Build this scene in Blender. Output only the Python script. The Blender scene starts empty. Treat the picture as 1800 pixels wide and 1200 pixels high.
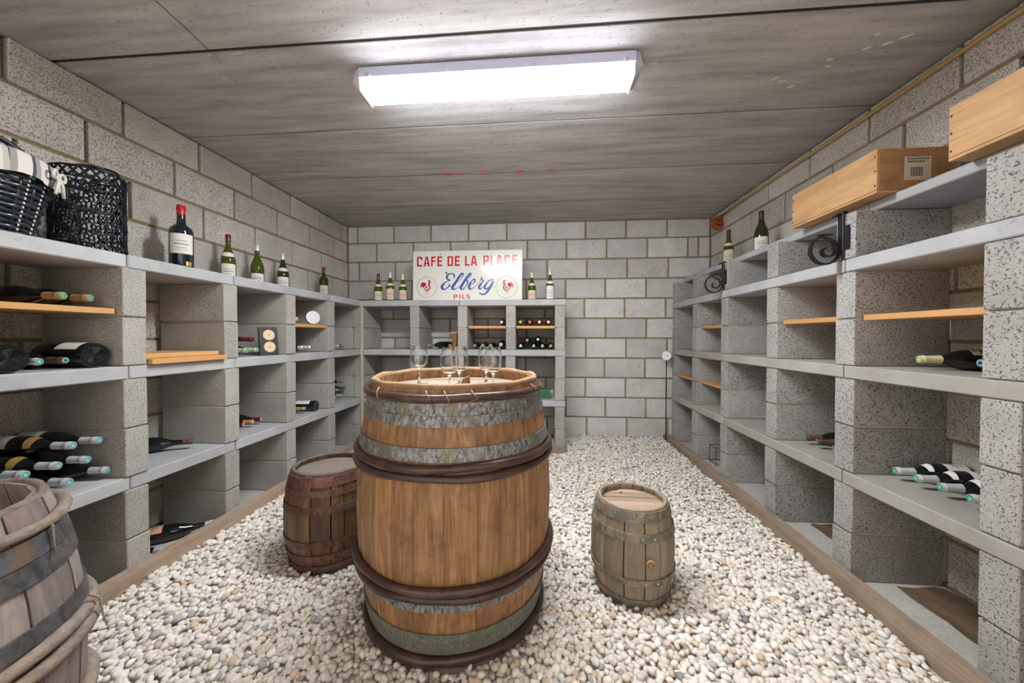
import bpy, math, random
import numpy as np
from mathutils import Matrix, Vector
random.seed(7); rng = np.random.default_rng(7)
S = bpy.context.scene
C = S.collection
PI = math.pi

# ------------------------------------------------------------------ camera
cd = bpy.data.cameras.new('camera'); cam = bpy.data.objects.new('camera', cd); C.objects.link(cam)
cd.sensor_width = 36.0; cd.lens = 36.0 * 629.94 / 1800; cd.clip_start = .02
cam.matrix_world = (Matrix.Translation((0, 0, 1.0276)) @ Matrix.Rotation(.0821, 4, 'Z')
                    @ Matrix.Rotation(PI / 2 - .0146, 4, 'X') @ Matrix.Rotation(.0014, 4, 'Z'))
S.camera = cam
# ------------------------------------------------------------------ world (even fill light, added through the end left open behind the camera)
w = bpy.data.worlds.new('world'); S.world = w; w.use_nodes = True
bg = w.node_tree.nodes['Background']; bg.inputs[0].default_value = (1.0, .90, .80, 1); bg.inputs[1].default_value = .40
S.view_settings.view_transform = 'Standard'; S.view_settings.look = 'None'
S.view_settings.exposure = 2.15; S.view_settings.gamma = 1.0; S.view_settings.use_curve_mapping = False
LAMP = 35.0
S.cycles.diffuse_bounces = 5; S.cycles.max_bounces = 12; S.cycles.transmission_bounces = 12

# ------------------------------------------------------------------ mesh helpers
class MB:
    def __init__(s): s.v = []; s.f = []
    def add(s, vs, fs):
        o = len(s.v); s.v += [tuple(p) for p in vs]; s.f += [tuple(i + o for i in q) for q in fs]; return s
    def box(s, x0, x1, y0, y1, z0, z1, c=0.0):
        if c <= 0:
            return s.add([(x, y, z) for z in (z0, z1) for y in (y0, y1) for x in (x0, x1)],
                         [(0, 2, 3, 1), (4, 5, 7, 6), (0, 1, 5, 4), (2, 6, 7, 3), (0, 4, 6, 2), (1, 3, 7, 5)])
        P = [(x0, x1), (y0, y1), (z0, z1)]; idx = {}; vs = []
        for sx in (0, 1):
            for sy in (0, 1):
                for sz in (0, 1):
                    b = [P[0][sx], P[1][sy], P[2][sz]]; i = [c if k == 0 else -c for k in (sx, sy, sz)]
                    for ax in range(3):
                        p = [b[k] + (0 if k == ax else i[k]) for k in range(3)]
                        idx[(sx, sy, sz, ax)] = len(vs); vs.append(p)
        fs = []
        for ax in range(3):
            a, b = (ax + 1) % 3, (ax + 2) % 3
            for sd in (0, 1):
                q = []
                for (i, j) in ((0, 0), (1, 0), (1, 1), (0, 1)):
                    k = [0, 0, 0]; k[ax] = sd; k[a] = i; k[b] = j; q.append(idx[(*k, ax)])
                fs.append(q if sd else q[::-1])
            for i in (0, 1):
                for j in (0, 1):
                    k = [0, 0, 0]; k[a] = i; k[b] = j; k2 = k[:]; k2[ax] = 1
                    q = [idx[(*k, a)], idx[(*k2, a)], idx[(*k2, b)], idx[(*k, b)]]
                    fs.append(q if i == j else q[::-1])
        for sx in (0, 1):
            for sy in (0, 1):
                for sz in (0, 1):
                    q = [idx[(sx, sy, sz, a)] for a in range(3)]
                    fs.append(q if (sx + sy + sz) % 2 else q[::-1])
        return s.add(vs, fs)
    def hexa(s, bot, top):       # two quads of 4 points
        return s.add(list(bot) + list(top), [(3, 2, 1, 0), (4, 5, 6, 7), (0, 1, 5, 4), (1, 2, 6, 5), (2, 3, 7, 6), (3, 0, 4, 7)])
    def lathe(s, prof, n=24, close=False):
        m = len(prof); vs = [(r * math.cos(2 * PI * k / n), r * math.sin(2 * PI * k / n), z) for k in range(n) for r, z in prof]
        fs = []
        for k in range(n):
            k2 = (k + 1) % n
            for j in range(m if close else m - 1):
                j2 = (j + 1) % m
                fs.append((k * m + j, k2 * m + j, k2 * m + j2, k * m + j2))
        return s.add(vs, fs)
    def tube(s, pts, r, n=6, closed=False, flat=1.0):
        pts = [Vector(p) for p in pts]; L = len(pts); rs = r if isinstance(r, (list, tuple)) else [r] * L
        vs = []; up = None
        for i, p in enumerate(pts):
            a = pts[i - 1] if (i or closed) else p; b = pts[(i + 1) % L] if (i < L - 1 or closed) else p
            t = (b - a).normalized()
            if up is None:
                up = Vector((0, 0, 1)) if abs(t.z) < .9 else Vector((1, 0, 0))
            u = (up - t * up.dot(t)).normalized(); v = t.cross(u); up = u
            for k in range(n):
                q = 2 * PI * k / n; vs.append(p + (u * math.cos(q) * flat + v * math.sin(q)) * rs[i])
        fs = []
        for i in range(L if closed else L - 1):
            i2 = (i + 1) % L
            for k in range(n):
                fs.append((i * n + k, i * n + (k + 1) % n, i2 * n + (k + 1) % n, i2 * n + k))
        if not closed: fs += [tuple(range(n))[::-1], tuple((L - 1) * n + k for k in range(n))]
        return s.add(vs, fs)
    def prism(s, poly, z0, z1):  # polygon in XY, convex or not
        n = len(poly)
        return s.add([(x, y, z0) for x, y in poly] + [(x, y, z1) for x, y in poly],
                     [tuple(range(n))[::-1], tuple(range(n, 2 * n))] + [(i, (i + 1) % n, n + (i + 1) % n, n + i) for i in range(n)])
    def xf(s, M, start=0):
        s.v = s.v[:start] + [tuple(M @ Vector(p)) for p in s.v[start:]]; return s
    def mesh(s, name, mat, smooth=False):
        me = bpy.data.meshes.new(name); me.from_pydata(s.v, [], s.f); me.update()
        if mat: me.materials.append(mat)
        if smooth: me.polygons.foreach_set('use_smooth', [True] * len(me.polygons))
        return me
def ob(name, me, parent=None, loc=None, rot=None, label=None, cat=None, group=None, kind=None):
    o = bpy.data.objects.new(name, me); C.objects.link(o)
    if parent is not None: o.parent = parent
    if loc is not None: o.location = loc
    if rot is not None: o.rotation_euler = rot
    for k, v in (('label', label), ('category', cat), ('group', group), ('kind', kind)):
        if v: o[k] = v
    return o
def autosmooth(me, ang=40):
    me.polygons.foreach_set('use_smooth', [True] * len(me.polygons))
    try: me.set_sharp_from_angle(angle=math.radians(ang))
    except Exception: pass
    return me

# ------------------------------------------------------------------ materials
def nmat(name):
    m = bpy.data.materials.new(name); m.use_nodes = True; nt = m.node_tree
    return m, nt, nt.nodes['Principled BSDF']
def nd(nt, t, ins=None, **kw):
    n = nt.nodes.new(t)
    for k, v in kw.items(): setattr(n, k, v)
    for k, v in (ins or {}).items():
        if isinstance(v, bpy.types.NodeSocket): nt.links.new(v, n.inputs[k])
        else: n.inputs[k].default_value = v
    return n
def mixc(nt, f, a, b, mode='MIX'):
    n = nt.nodes.new('ShaderNodeMix'); n.data_type = 'RGBA'; n.blend_type = mode
    for k, v in ((0, f), (6, a), (7, b)):
        if isinstance(v, bpy.types.NodeSocket): nt.links.new(v, n.inputs[k])
        else: n.inputs[k].default_value = v if k == 0 or len(v) == 4 else (*v, 1)
    return n.outputs[2]
def ramp(nt, fac, a, b):
    n = nd(nt, 'ShaderNodeMapRange', {0: fac, 1: a, 2: b}); return n.outputs[0]
def coords(nt, scale=(1, 1, 1), rnd=True):
    tc = nd(nt, 'ShaderNodeTexCoord'); v = tc.outputs['Object']
    if rnd:
        oi = nd(nt, 'ShaderNodeObjectInfo'); m = nd(nt, 'ShaderNodeMath', {0: oi.outputs['Random'], 1: 53.0}, operation='MULTIPLY')
        v = nd(nt, 'ShaderNodeVectorMath', {0: v, 1: m.outputs[0]}, operation='ADD').outputs[0]
    if scale != (1, 1, 1): v = nd(nt, 'ShaderNodeVectorMath', {0: v, 1: scale}, operation='MULTIPLY').outputs[0]
    return v
def noise(nt, v, sc, det=3, rough=.55, dist=0.0):
    return nd(nt, 'ShaderNodeTexNoise', {'Vector': v, 'Scale': sc, 'Detail': det, 'Roughness': rough, 'Distortion': dist}).outputs['Fac']
def plain(name, c, rough=.5, metal=0, coat=0, trans=0, ior=1.5, spec=.5, bump=0, bscale=200, var=0):
    m, nt, b = nmat(name); b.inputs['Base Color'].default_value = (*c, 1)
    b.inputs['Roughness'].default_value = rough; b.inputs['Metallic'].default_value = metal
    b.inputs['Coat Weight'].default_value = coat; b.inputs['Transmission Weight'].default_value = trans; b.inputs['IOR'].default_value = ior
    b.inputs['Specular IOR Level'].default_value = spec
    if bump or var:
        n = noise(nt, coords(nt), bscale, 3)
        if bump: nt.links.new(nd(nt, 'ShaderNodeBump', {'Height': n, 'Strength': bump, 'Distance': .002}).outputs[0], b.inputs['Normal'])
        if var: nt.links.new(mixc(nt, n, [x * (1 - var) for x in c], [min(1, x * (1 + var)) for x in c]), b.inputs['Base Color'])
    return m
def concrete(name, c1, c2, grit_shade=.5, sscale=140, bump=.6, rough=.9, lo=.40, hi=.52, dark=(.10, .09, .08), streak=None, stain=None, dist=.004, rv=.22):
    m, nt, b = nmat(name); v = coords(nt)
    vs = nd(nt, 'ShaderNodeVectorMath', {0: v, 1: streak}, operation='MULTIPLY').outputs[0] if streak else v
    n1 = noise(nt, vs, 6, 4, .6); col = mixc(nt, ramp(nt, n1, .3, .7), c1, c2)
    oi = nd(nt, 'ShaderNodeObjectInfo'); br = nd(nt, 'ShaderNodeMapRange', {0: oi.outputs['Random'], 3: 1 - rv, 4: 1 + rv * .5}).outputs[0]
    col = mixc(nt, 1.0, col, nd(nt, 'ShaderNodeCombineColor', {0: br, 1: br, 2: br}).outputs[0], 'MULTIPLY')
    if stain:
        n4 = noise(nt, v, 9, 4, .65); col = mixc(nt, ramp(nt, n4, .62, .8), col, stain)
    n2 = noise(nt, v, sscale, 3, .6); mask = ramp(nt, n2, lo, hi)          # 0 = open pore: dark grit colour plus painted-in pore shade
    inv = nd(nt, 'ShaderNodeMath', {0: 1.0, 1: mask}, operation='SUBTRACT').outputs[0]
    f = nd(nt, 'ShaderNodeMath', {0: inv, 1: grit_shade}, operation='MULTIPLY').outputs[0]
    col = mixc(nt, f, col, dark)
    nt.links.new(col, b.inputs['Base Color']); b.inputs['Roughness'].default_value = rough; b.inputs['Specular IOR Level'].default_value = .25
    n3 = noise(nt, v, sscale * 2.7, 2, .6)
    h = nd(nt, 'ShaderNodeMath', {0: mask, 1: nd(nt, 'ShaderNodeMath', {0: n3, 1: .35}, operation='MULTIPLY').outputs[0]}, operation='ADD').outputs[0]
    nt.links.new(nd(nt, 'ShaderNodeBump', {'Height': h, 'Strength': bump, 'Distance': dist}).outputs[0], b.inputs['Normal'])
    return m
def wood(name, c1, c2, dark=(.05, .035, .025), scale=(45, 45, 2.2), rough=.6, bump=.35, knots=.0, blot=0.0, blotc=(.1, .08, .07), rv=.3, spec=.3):
    m, nt, b = nmat(name); v0 = coords(nt); v = nd(nt, 'ShaderNodeVectorMath', {0: v0, 1: scale}, operation='MULTIPLY').outputs[0]
    n1 = noise(nt, v, 1.0, 5, .65, .8); col = mixc(nt, ramp(nt, n1, .28, .72), c1, c2)
    n2 = noise(nt, v, 3.1, 3, .6, .4); col = mixc(nt, nd(nt, 'ShaderNodeMath', {0: ramp(nt, n2, .60, .74), 1: .55}, operation='MULTIPLY').outputs[0], col, dark)
    oi = nd(nt, 'ShaderNodeObjectInfo'); br = nd(nt, 'ShaderNodeMapRange', {0: oi.outputs['Random'], 3: 1 - rv, 4: 1 + rv * .4}).outputs[0]
    col = mixc(nt, 1.0, col, nd(nt, 'ShaderNodeCombineColor', {0: br, 1: br, 2: br}).outputs[0], 'MULTIPLY')
    if blot:
        n3 = noise(nt, v0, 11, 4, .65, .5); col = mixc(nt, nd(nt, 'ShaderNodeMath', {0: ramp(nt, n3, .5, .72), 1: blot}, operation='MULTIPLY').outputs[0], col, blotc)
    nt.links.new(col, b.inputs['Base Color']); b.inputs['Roughness'].default_value = rough; b.inputs['Specular IOR Level'].default_value = spec
    nt.links.new(nd(nt, 'ShaderNodeBump', {'Height': n1, 'Strength': bump, 'Distance': .003}).outputs[0], b.inputs['Normal'])
    return m
def metal(name, c1, c2, metallic=.6, rough=.5, scale=(60, 60, 30), c3=None):
    m, nt, b = nmat(name); v0 = coords(nt); v = nd(nt, 'ShaderNodeVectorMath', {0: v0, 1: scale}, operation='MULTIPLY').outputs[0]
    n1 = noise(nt, v, 1.0, 5, .7, .6); col = mixc(nt, ramp(nt, n1, .38, .62), c1, c2)
    if c3: col = mixc(nt, ramp(nt, noise(nt, v0, 14, 3, .6), .52, .68), col, c3)
    nt.links.new(col, b.inputs['Base Color']); b.inputs['Metallic'].default_value = metallic; b.inputs['Roughness'].default_value = rough
    nt.links.new(nd(nt, 'ShaderNodeBump', {'Height': n1, 'Strength': .3, 'Distance': .002}).outputs[0], b.inputs['Normal'])
    return m
M = {}
M['wallblock'] = concrete('wall_block_concrete', (.60, .555, .50), (.73, .68, .62), .7, 190, .8, lo=.35, hi=.45, stain=(.42, .36, .27), rv=.18)
M['backblock'] = concrete('back_block_concrete', (.60, .585, .57), (.73, .715, .70), .45, 190, .6, lo=.36, hi=.46, stain=(.46, .40, .31), rv=.2)
M['pillar'] = concrete('pillar_block_concrete', (.39, .365, .335), (.475, .45, .42), .55, 240, .8, lo=.34, hi=.44, rv=.15, dist=.005)
M['porous'] = concrete('open_textured_block_concrete', (.40, .38, .36), (.51, .49, .47), .7, 150, 1.0, lo=.33, hi=.42, rv=.12, dist=.012)
M['slab'] = concrete('slab_concrete', (.34, .34, .35), (.44, .44, .445), .25, 60, .25, lo=.28, hi=.36, rv=.1)
M['slabtan'] = concrete('slab_tan_concrete', (.31, .29, .255), (.39, .37, .335), .25, 60, .25, lo=.28, hi=.36, rv=.1)
M['ceil'] = concrete('ceiling_concrete', (.31, .29, .27), (.54, .51, .485), .3, 50, .4, lo=.3, hi=.4, streak=(.35, 3.2, 1), stain=(.47, .45, .43), rv=.1)
M['mortar'] = concrete('mortar', (.27, .205, .11), (.40, .31, .18), .3, 200, .5, rv=0)
M['gapshade'] = concrete('gap_shade', (.10, .08, .055), (.15, .12, .085), .3, 200, .5, rv=0)  # dark wall backing: shade of the open upright joints put into the colour
M['joint'] = plain('pale_mortar', (.50, .44, .34), .95, bump=.5, bscale=120, var=.15)
M['pad'] = concrete('pad_concrete', (.42, .40, .36), (.52, .50, .46), .2, 80, .2, rv=.05)
M['soil'] = wood('damp_earth', (.10, .06, .035), (.2, .13, .08), scale=(14, 5, 8), rough=.8)
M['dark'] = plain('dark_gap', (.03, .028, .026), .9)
M['curb'] = wood('curb_timber', (.27, .19, .13), (.42, .32, .24), scale=(40, 2.5, 40), rough=.8, blot=.4, blotc=(.16, .11, .08))
M['oak'] = wood('barrel_oak', (.14, .06, .022), (.46, .255, .118), dark=(.07, .032, .015), scale=(62, 62, 3.2), rough=.5, blot=.75, blotc=(.13, .058, .03), rv=.22, spec=.4)
M['oakin'] = wood('pale_oak', (.22, .13, .07), (.36, .23, .13), scale=(30, 30, 5), rough=.65)
M['oaktop'] = wood('barrel_head_oak', (.22, .165, .115), (.34, .27, .205), scale=(2.5, 40, 40), rough=.65)
M['galv'] = metal('galvanised_hoop', (.065, .065, .062), (.33, .34, .35), .35, .5, (95, 95, 45), (.17, .135, .08))
M['galvgreen'] = metal('flare_green_hoop', (.11, .11, .09), (.22, .225, .19), .3, .6, (150, 150, 40), (.12, .14, .08))  # grey-green metal, with a green lens flare painted into its colour
M['withy'] = wood('chestnut_withy', (.026, .014, .013), (.075, .036, .03), dark=(.012, .008, .008), scale=(22, 22, 60), rough=.35, blot=.35, blotc=(.19, .09, .05), spec=.5)
M['bark'] = plain('bark_strip', (.42, .27, .16), .8, var=.3, bscale=60)
M['darkoak'] = wood('dark_barrel_oak', (.065, .034, .016), (.21, .122, .06), dark=(.03, .02, .015), scale=(40, 40, 3), rough=.5, blot=.6, blotc=(.05, .035, .03), rv=.45, spec=.45)
M['rust'] = metal('rusty_hoop', (.075, .032, .024), (.20, .085, .06), .3, .5, (50, 50, 25), (.12, .09, .09))
M['darktop'] = wood('dark_head', (.14, .105, .08), (.28, .22, .175), scale=(2.5, 40, 40), rough=.6, blot=.7, blotc=(.09, .09, .10))
M['charred'] = wood('charred_rim', (.05, .045, .045), (.15, .12, .10), scale=(30, 30, 10), rough=.6)
M['paleoak'] = wood('weathered_barrel_oak', (.19, .15, .105), (.34, .28, .20), dark=(.08, .06, .045), scale=(36, 36, 3), rough=.65, blot=.5, blotc=(.13, .10, .08), rv=.3)
M['palehoop'] = metal('weathered_hoop', (.12, .105, .075), (.26, .22, .16), .2, .6, (40, 40, 20), (.10, .09, .08))
M['paletop'] = wood('weathered_head', (.27, .18, .125), (.42, .30, .22), scale=(3, 40, 40), rough=.65)
M['greyoak'] = wood('grey_barrel_oak', (.13, .105, .095), (.31, .26, .235), dark=(.06, .05, .045), scale=(34, 34, 4), rough=.75, blot=.6, blotc=(.24, .13, .09), rv=.25)
M['greywithy'] = wood('grey_withy', (.12, .095, .08), (.30, .245, .20), dark=(.04, .03, .027), scale=(40, 40, 90), rough=.8, blot=.45, blotc=(.33, .21, .13), bump=.8)
M['blackhoop'] = metal('black_hoop', (.045, .047, .05), (.12, .12, .125), .35, .5, (40, 40, 30), (.16, .11, .08))
M['deephead'] = wood('old_head', (.20, .14, .11), (.36, .27, .21), scale=(3, 40, 40), rough=.7)
M['board'] = wood('orange_board', (.52, .27, .10), (.62, .35, .15), dark=(.4, .2, .08), scale=(30, 2, 30), rough=.45, bump=.1, rv=.1)
M['boardx'] = wood('orange_board_crosswise', (.52, .27, .10), (.62, .35, .15), dark=(.4, .2, .08), scale=(2, 30, 30), rough=.45, bump=.1, rv=.1)
M['pine'] = wood('crate_pine', (.42, .23, .10), (.60, .37, .185), dark=(.28, .14, .07), scale=(34, 3, 34), rough=.6, bump=.2, blot=.35, blotc=(.36, .17, .08), rv=.08)
M['pineend'] = wood('crate_end_pine', (.33, .17, .07), (.47, .26, .12), dark=(.16, .07, .03), scale=(4, 34, 34), rough=.6, bump=.2, blot=.5, blotc=(.16, .07, .035), rv=.08)
M['iron'] = plain('wrought_iron', (.035, .033, .035), .45, .7, bump=.3, bscale=90)
M['black'] = plain('black_paint', (.012, .013, .016), .45, bump=.1)
M['tinmetal'] = plain('lantern_metal', (.018, .021, .03), .30, .6)
M['wicker'] = plain('dark_wicker', (.016, .022, .032), .35, coat=.3, var=.3, bscale=60)
M['stitch'] = plain('white_stitch', (.75, .73, .68), .8)
M['terra'] = plain('terracotta', (.33, .075, .03), .6, var=.2, bscale=60)
M['conduit'] = plain('yellow_conduit', (.46, .32, .12), .45, var=.12, bscale=30)
M['chrome'] = plain('brushed_steel', (.55, .55, .55), .3, 1)
M['rod'] = plain('dark_rod', (.06, .055, .05), .5, .8)
M['white'] = plain('white_face', (.8, .8, .78), .4)
M['paper'] = plain('label_paper', (.72, .69, .63), .7)
M['ivory'] = plain('aged_label_paper', (.66, .57, .44), .7, var=.12, bscale=50)
M['peach'] = plain('peach_label_paper', (.72, .52, .40), .7, var=.12, bscale=50)
M['salmon'] = plain('salmon_label_paper', (.66, .34, .22), .7)
M['ink'] = plain('grey_ink', (.16, .15, .16), .7)
M['gold'] = plain('gold_foil', (.62, .42, .13), .35, .6)
M['cork'] = plain('cork', (.66, .52, .30), .8, var=.2, bscale=150)
M['redcap'] = plain('dark_red_capsule', (.17, .012, .03), .3, .2)
M['brightred'] = plain('bright_red_capsule', (.50, .012, .016), .35, .1)
M['whitecap'] = plain('silver_white_capsule', (.62, .61, .62), .35, .25, var=.15, bscale=120)
M['creamcap'] = plain('cream_capsule', (.66, .60, .34), .4)
M['tancap'] = plain('tan_capsule', (.48, .30, .15), .4, .2)
M['browncap'] = plain('brown_capsule', (.12, .065, .04), .4, .2)
M['palegreencap'] = plain('pale_green_capsule', (.42, .52, .34), .4)
M['bluecap'] = plain('grey_blue_capsule', (.20, .24, .30), .35, .3)
M['orangecap'] = plain('orange_capsule', (.55, .25, .06), .4)
M['purplecap'] = plain('purple_capsule', (.10, .012, .035), .3, .2)
M['seal'] = plain('green_seal', (.03, .33, .20), .4)
M['sealblue'] = plain('teal_seal', (.10, .38, .40), .4)
M['sealwhite'] = plain('pale_seal', (.66, .68, .66), .4)
M['pinkseal'] = plain('pink_seal', (.62, .16, .18), .4)
M['greenseal'] = plain('bright_green_seal', (.30, .55, .20), .4)
M['darkglass'] = plain('dark_bottle_glass', (.006, .008, .009), .06, coat=.4, spec=.6)
M['blueglass'] = plain('blue_black_bottle_glass', (.006, .012, .022), .06, coat=.4, spec=.6)
M['redwine'] = plain('red_wine_bottle_glass', (.10, .006, .012), .06, coat=.4, spec=.6)
M['rose'] = plain('rust_red_bottle_glass', (.24, .04, .015), .08, coat=.4, spec=.6)
M['amber'] = plain('amber_bottle_glass', (.25, .17, .02), .08, coat=.4, spec=.6)
M['green'] = plain('green_bottle_glass', (.19, .24, .03), .04, trans=.75, ior=1.35)
M['olive'] = plain('olive_bottle_glass', (.075, .085, .02), .04, trans=.6, ior=1.35)
M['clear'] = plain('clear_glass', (.97, .98, .98), .0, trans=1.0, ior=1.45)
M['enamel'] = plain('cream_enamel', (.70, .69, .63), .17, coat=.3, spec=.5)
M['signred'] = plain('sign_red', (.55, .008, .02), .22, coat=.25)
M['signblue'] = plain('sign_blue', (.02, .08, .33), .22, coat=.25)
M['signline'] = plain('sign_line', (.06, .11, .16), .22, coat=.25)
M['signwhite'] = plain('sign_white', (.74, .75, .74), .22, coat=.25)
M['greenbox'] = plain('green_card', (.012, .12, .05), .6)
M['spool'] = wood('spool_wood', (.22, .09, .03), (.36, .16, .06), scale=(40, 40, 4), rough=.5)
M['pinkpaint'] = plain('pink_paint', (.42, .09, .14), .8, var=.3, bscale=40)
M['housing'] = plain('lamp_housing', (.50, .52, .66), .5)  # blue cast of lens flare painted into the housing colour
M['clip'] = plain('lamp_clip', (.55, .56, .57), .25, trans=.4)
def emit(name, c, s):
    m, nt, b = nmat(name); b.inputs['Base Color'].default_value = (.8, .8, .8, 1)
    b.inputs['Emission Color'].default_value = (*c, 1); b.inputs['Emission Strength'].default_value = s; return m
M['tube'] = emit('lamp_diffuser', (.94, .975, 1.0), LAMP)
M['tubeside'] = emit('lamp_diffuser_side', (.80, .84, 1.0), LAMP * .17)

# ------------------------------------------------------------------ room shell
XL, XR, YW, ZC = -2.06, 1.65, 3.676, 2.187
Y0 = -.7
floor = ob('floor', MB().box(XL - .15, XR + .15, Y0, YW + .15, -.16, -.04).mesh('floor', M['pad']), kind='structure',
           label='concrete cellar floor under the pale gravel', cat='floor')
ob('footing', MB().box(XL, -1.63, Y0, YW, -.04, .004).mesh('footing', M['pad']), floor)
ob('footing', MB().box(1.26, XR, Y0, YW, -.04, .004).mesh('footing', M['pad']), floor)
ob('footing', MB().box(-1.63, .21, 3.16, YW, -.04, .004).mesh('footing', M['pad']), floor)
def patch(x0, x1, y0, y1):
    m = MB(); pts = []
    for (a, b, c, d) in ((x0, y0, x1, y0), (x1, y0, x1, y1), (x1, y1, x0, y1), (x0, y1, x0, y0)):
        for k in range(6):
            t = k / 6; pts.append((a + (c - a) * t + random.uniform(-.01, .01), b + (d - b) * t + random.uniform(-.01, .01)))
    m.prism(pts, .0, .007); ob('damp_patch', m.mesh('damp_patch', M['soil']), floor, label='brown damp earth patch')
patch(1.45, 1.64, 1.2, 1.58); patch(1.47, 1.63, 1.72, 2.07); patch(-2.03, -1.95, 1.41, 1.73)

ceiling = ob('ceiling', MB().box(XL - .15, XR + .15, Y0, YW + .15, 2.23, 2.32).mesh('ceiling', M['dark']), kind='structure',
             label='grey concrete plank ceiling of the cellar', cat='ceiling')
bnd = [-.39, .20, .79, 1.372, 1.962, 2.555, 3.137, 3.70]
for i in range(len(bnd) - 1):
    g = .012 if abs(bnd[i] - 1.372) < .01 else .0055; g2 = .012 if abs(bnd[i + 1] - 1.372) < .01 else .0055
    dz = (.0, .0, -.003, .003, .004, .005, .006)[i]
    ob('ceiling_panel', MB().box(XL - .1, XR + .1, bnd[i] + g, bnd[i + 1] - g2, ZC + dz, ZC + .05, .0008).mesh('ceiling_panel', M['ceil']), ceiling)
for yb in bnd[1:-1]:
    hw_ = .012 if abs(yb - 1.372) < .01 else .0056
    ob('joint_shade', MB().box(XL - .1, XR + .1, yb - hw_, yb + hw_, ZC + .0075, ZC + .045).mesh('joint_shade', M['dark']), ceiling)  # dark strip stands in for the shade inside the open joint
ob('ceiling_crack', MB().tube([(-1.33, 1.15, ZC - .004), (-1.335, 1.25, ZC - .004), (-1.345, 1.362, ZC - .004)], .0016, 4).mesh('ceiling_crack', M['dark']), ceiling)
for (xa, xb, ya, h) in ((-.71, -.62, 2.535, .022), (-.60, -.555, 2.538, .018), (-.46, -.37, 2.542, .010), (-.19, -.13, 2.535, .024), (.05, .09, 2.538, .014)):
    pts = [(xa + (xb - xa) * t + random.uniform(-.006, .006), ya - h * .5 + random.uniform(-.004, .004)) for t in (0, .25, .5, .75, 1)] + \
          [(xa + (xb - xa) * t + random.uniform(-.006, .006), ya + h * .5 + random.uniform(-.003, .003)) for t in (1, .75, .5, .25, 0)]
    ob('paint_mark', MB().prism(pts, ZC - .0012, ZC + .004).mesh('paint_mark', M['pinkpaint']), ceiling, label='pink paint mark on the ceiling')

wl = ob('wall_left', MB().box(XL - .16, XL - .035, Y0, YW + .15, -.1, 2.25).mesh('wall_left', M['gapshade']), kind='structure', label='left cellar wall of grey concrete blocks', cat='wall')
wr = ob('wall_right', MB().box(XR + .035, XR + .16, Y0, YW + .15, -.1, 2.25).mesh('wall_right', M['gapshade']), kind='structure', label='right cellar wall of grey concrete blocks', cat='wall')
wb = ob('wall_back', MB().box(XL - .01, XR + .01, YW + .012, YW + .16, -.1, 2.25).mesh('wall_back', M['mortar']), kind='structure', label='back cellar wall of pale concrete blocks', cat='wall')
bcache = {}
def wblock(parent, axis, a0, a1, z0, z1, face, sgn, mat):
    """a block whose face lies in plane face (x or y), sgn = direction of the room"""
    L = round(a1 - a0, 3); H = round(z1 - z0, 3); key = (axis, L, H, sgn, mat)
    if key not in bcache:
        m = MB()
        if axis == 'y': m.box(min(0, -sgn * .1), max(0, -sgn * .1), -L / 2, L / 2, -H / 2, H / 2, .004)
        else: m.box(-L / 2, L / 2, min(0, -sgn * .1), max(0, -sgn * .1), -H / 2, H / 2, .004)
        bcache[key] = m.mesh('block', M[mat])
    j = random.uniform(-.0025, .0025)
    loc = (face + j, (a0 + a1) / 2, (z0 + z1) / 2) if axis == 'y' else ((a0 + a1) / 2, face + j, (z0 + z1) / 2)
    ob('block', bcache[key], parent, loc, (random.uniform(-.004, .004) if axis == 'y' else 0, random.uniform(-.004, .004) if axis == 'x' else 0, random.uniform(-.004, .004)))
def courses(parent, axis, lo, hi, face, sgn, starts, pitch, mat, extra=None):
    for k in range(11):
        z0 = .009 + .2 * k + .007; z1 = min(.009 + .2 * (k + 1) - .007, ZC - .005)
        if axis == 'y':
            zz = .009 + .2 * k; xa, xb = sorted((face - sgn * .009, face - sgn * .05))
            ob('mortar_bed', MB().box(xa, xb, lo, hi, zz - .009, zz + .009).mesh('mortar_bed', M['mortar']), parent)
        st = starts[(10 - k) % len(starts)] + random.uniform(-.008, .008)
        cuts = [st + pitch * i for i in range(-20, 30)]
        cuts = [c for c in cuts if lo + .03 < c < hi - .03]
        if extra and (10 - k) in extra: cuts = sorted([c for c in cuts if not any(abs(c - e) < .09 for e in extra[10 - k])] + extra[10 - k])
        e = [lo] + cuts + [hi]
        for a, b in zip(e[:-1], e[1:]):
            g0 = 0 if a == lo else .0085; g1 = 0 if b == hi else .0085
            wblock(parent, axis, a + g0, b - g1, z0, z1, face, sgn, mat)
courses(wl, 'y', Y0, YW - .006, XL, 1, [1.234, 1.470, 1.262, 1.455], .3945, 'wallblock')
courses(wr, 'y', Y0, YW - .006, XR, -1, [1.582, 1.80, 1.60, 1.79], .403, 'wallblock')
courses(wb, 'x', XL + .008, XR - .008, YW, -1, [.44, .652, .455, .640], .399, 'backblock', {1: [1.439, 1.54]})

# gravel ------------------------------------------------------------------
def gz(x, y): return .006 + .03 * np.clip((-x - .9) / .7, 0, 1) + .012 * np.clip((y - 2.6) / 1.0, 0, 1)
barrels = [(-.329, 1.372, .325), (-.985, 1.60, .172), (.372, 1.5, .149), (-1.235, .545, .235)]
sp = .0192; gx0, gx1, gy0, gy1 = -1.6, 1.205, .45, 3.665
PX, PY = [], []
ny = int((gy1 - gy0) / (sp * .866))
for j in range(ny):
    xs = np.arange(gx0 + (j % 2) * sp / 2, gx1, sp); PX.append(xs); PY.append(np.full(len(xs), gy0 + j * sp * .866))
px = np.concatenate(PX); py = np.concatenate(PY)
px = px + rng.normal(0, .0045, len(px)); py = py + rng.normal(0, .0045, len(py))
ex = rng.random(len(px)) < .28                                   # a sparse upper layer
px = np.concatenate([px, px[ex] + rng.uniform(-.01, .01, ex.sum())]); py = np.concatenate([py, py[ex] + rng.uniform(-.01, .01, ex.sum())])
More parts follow.
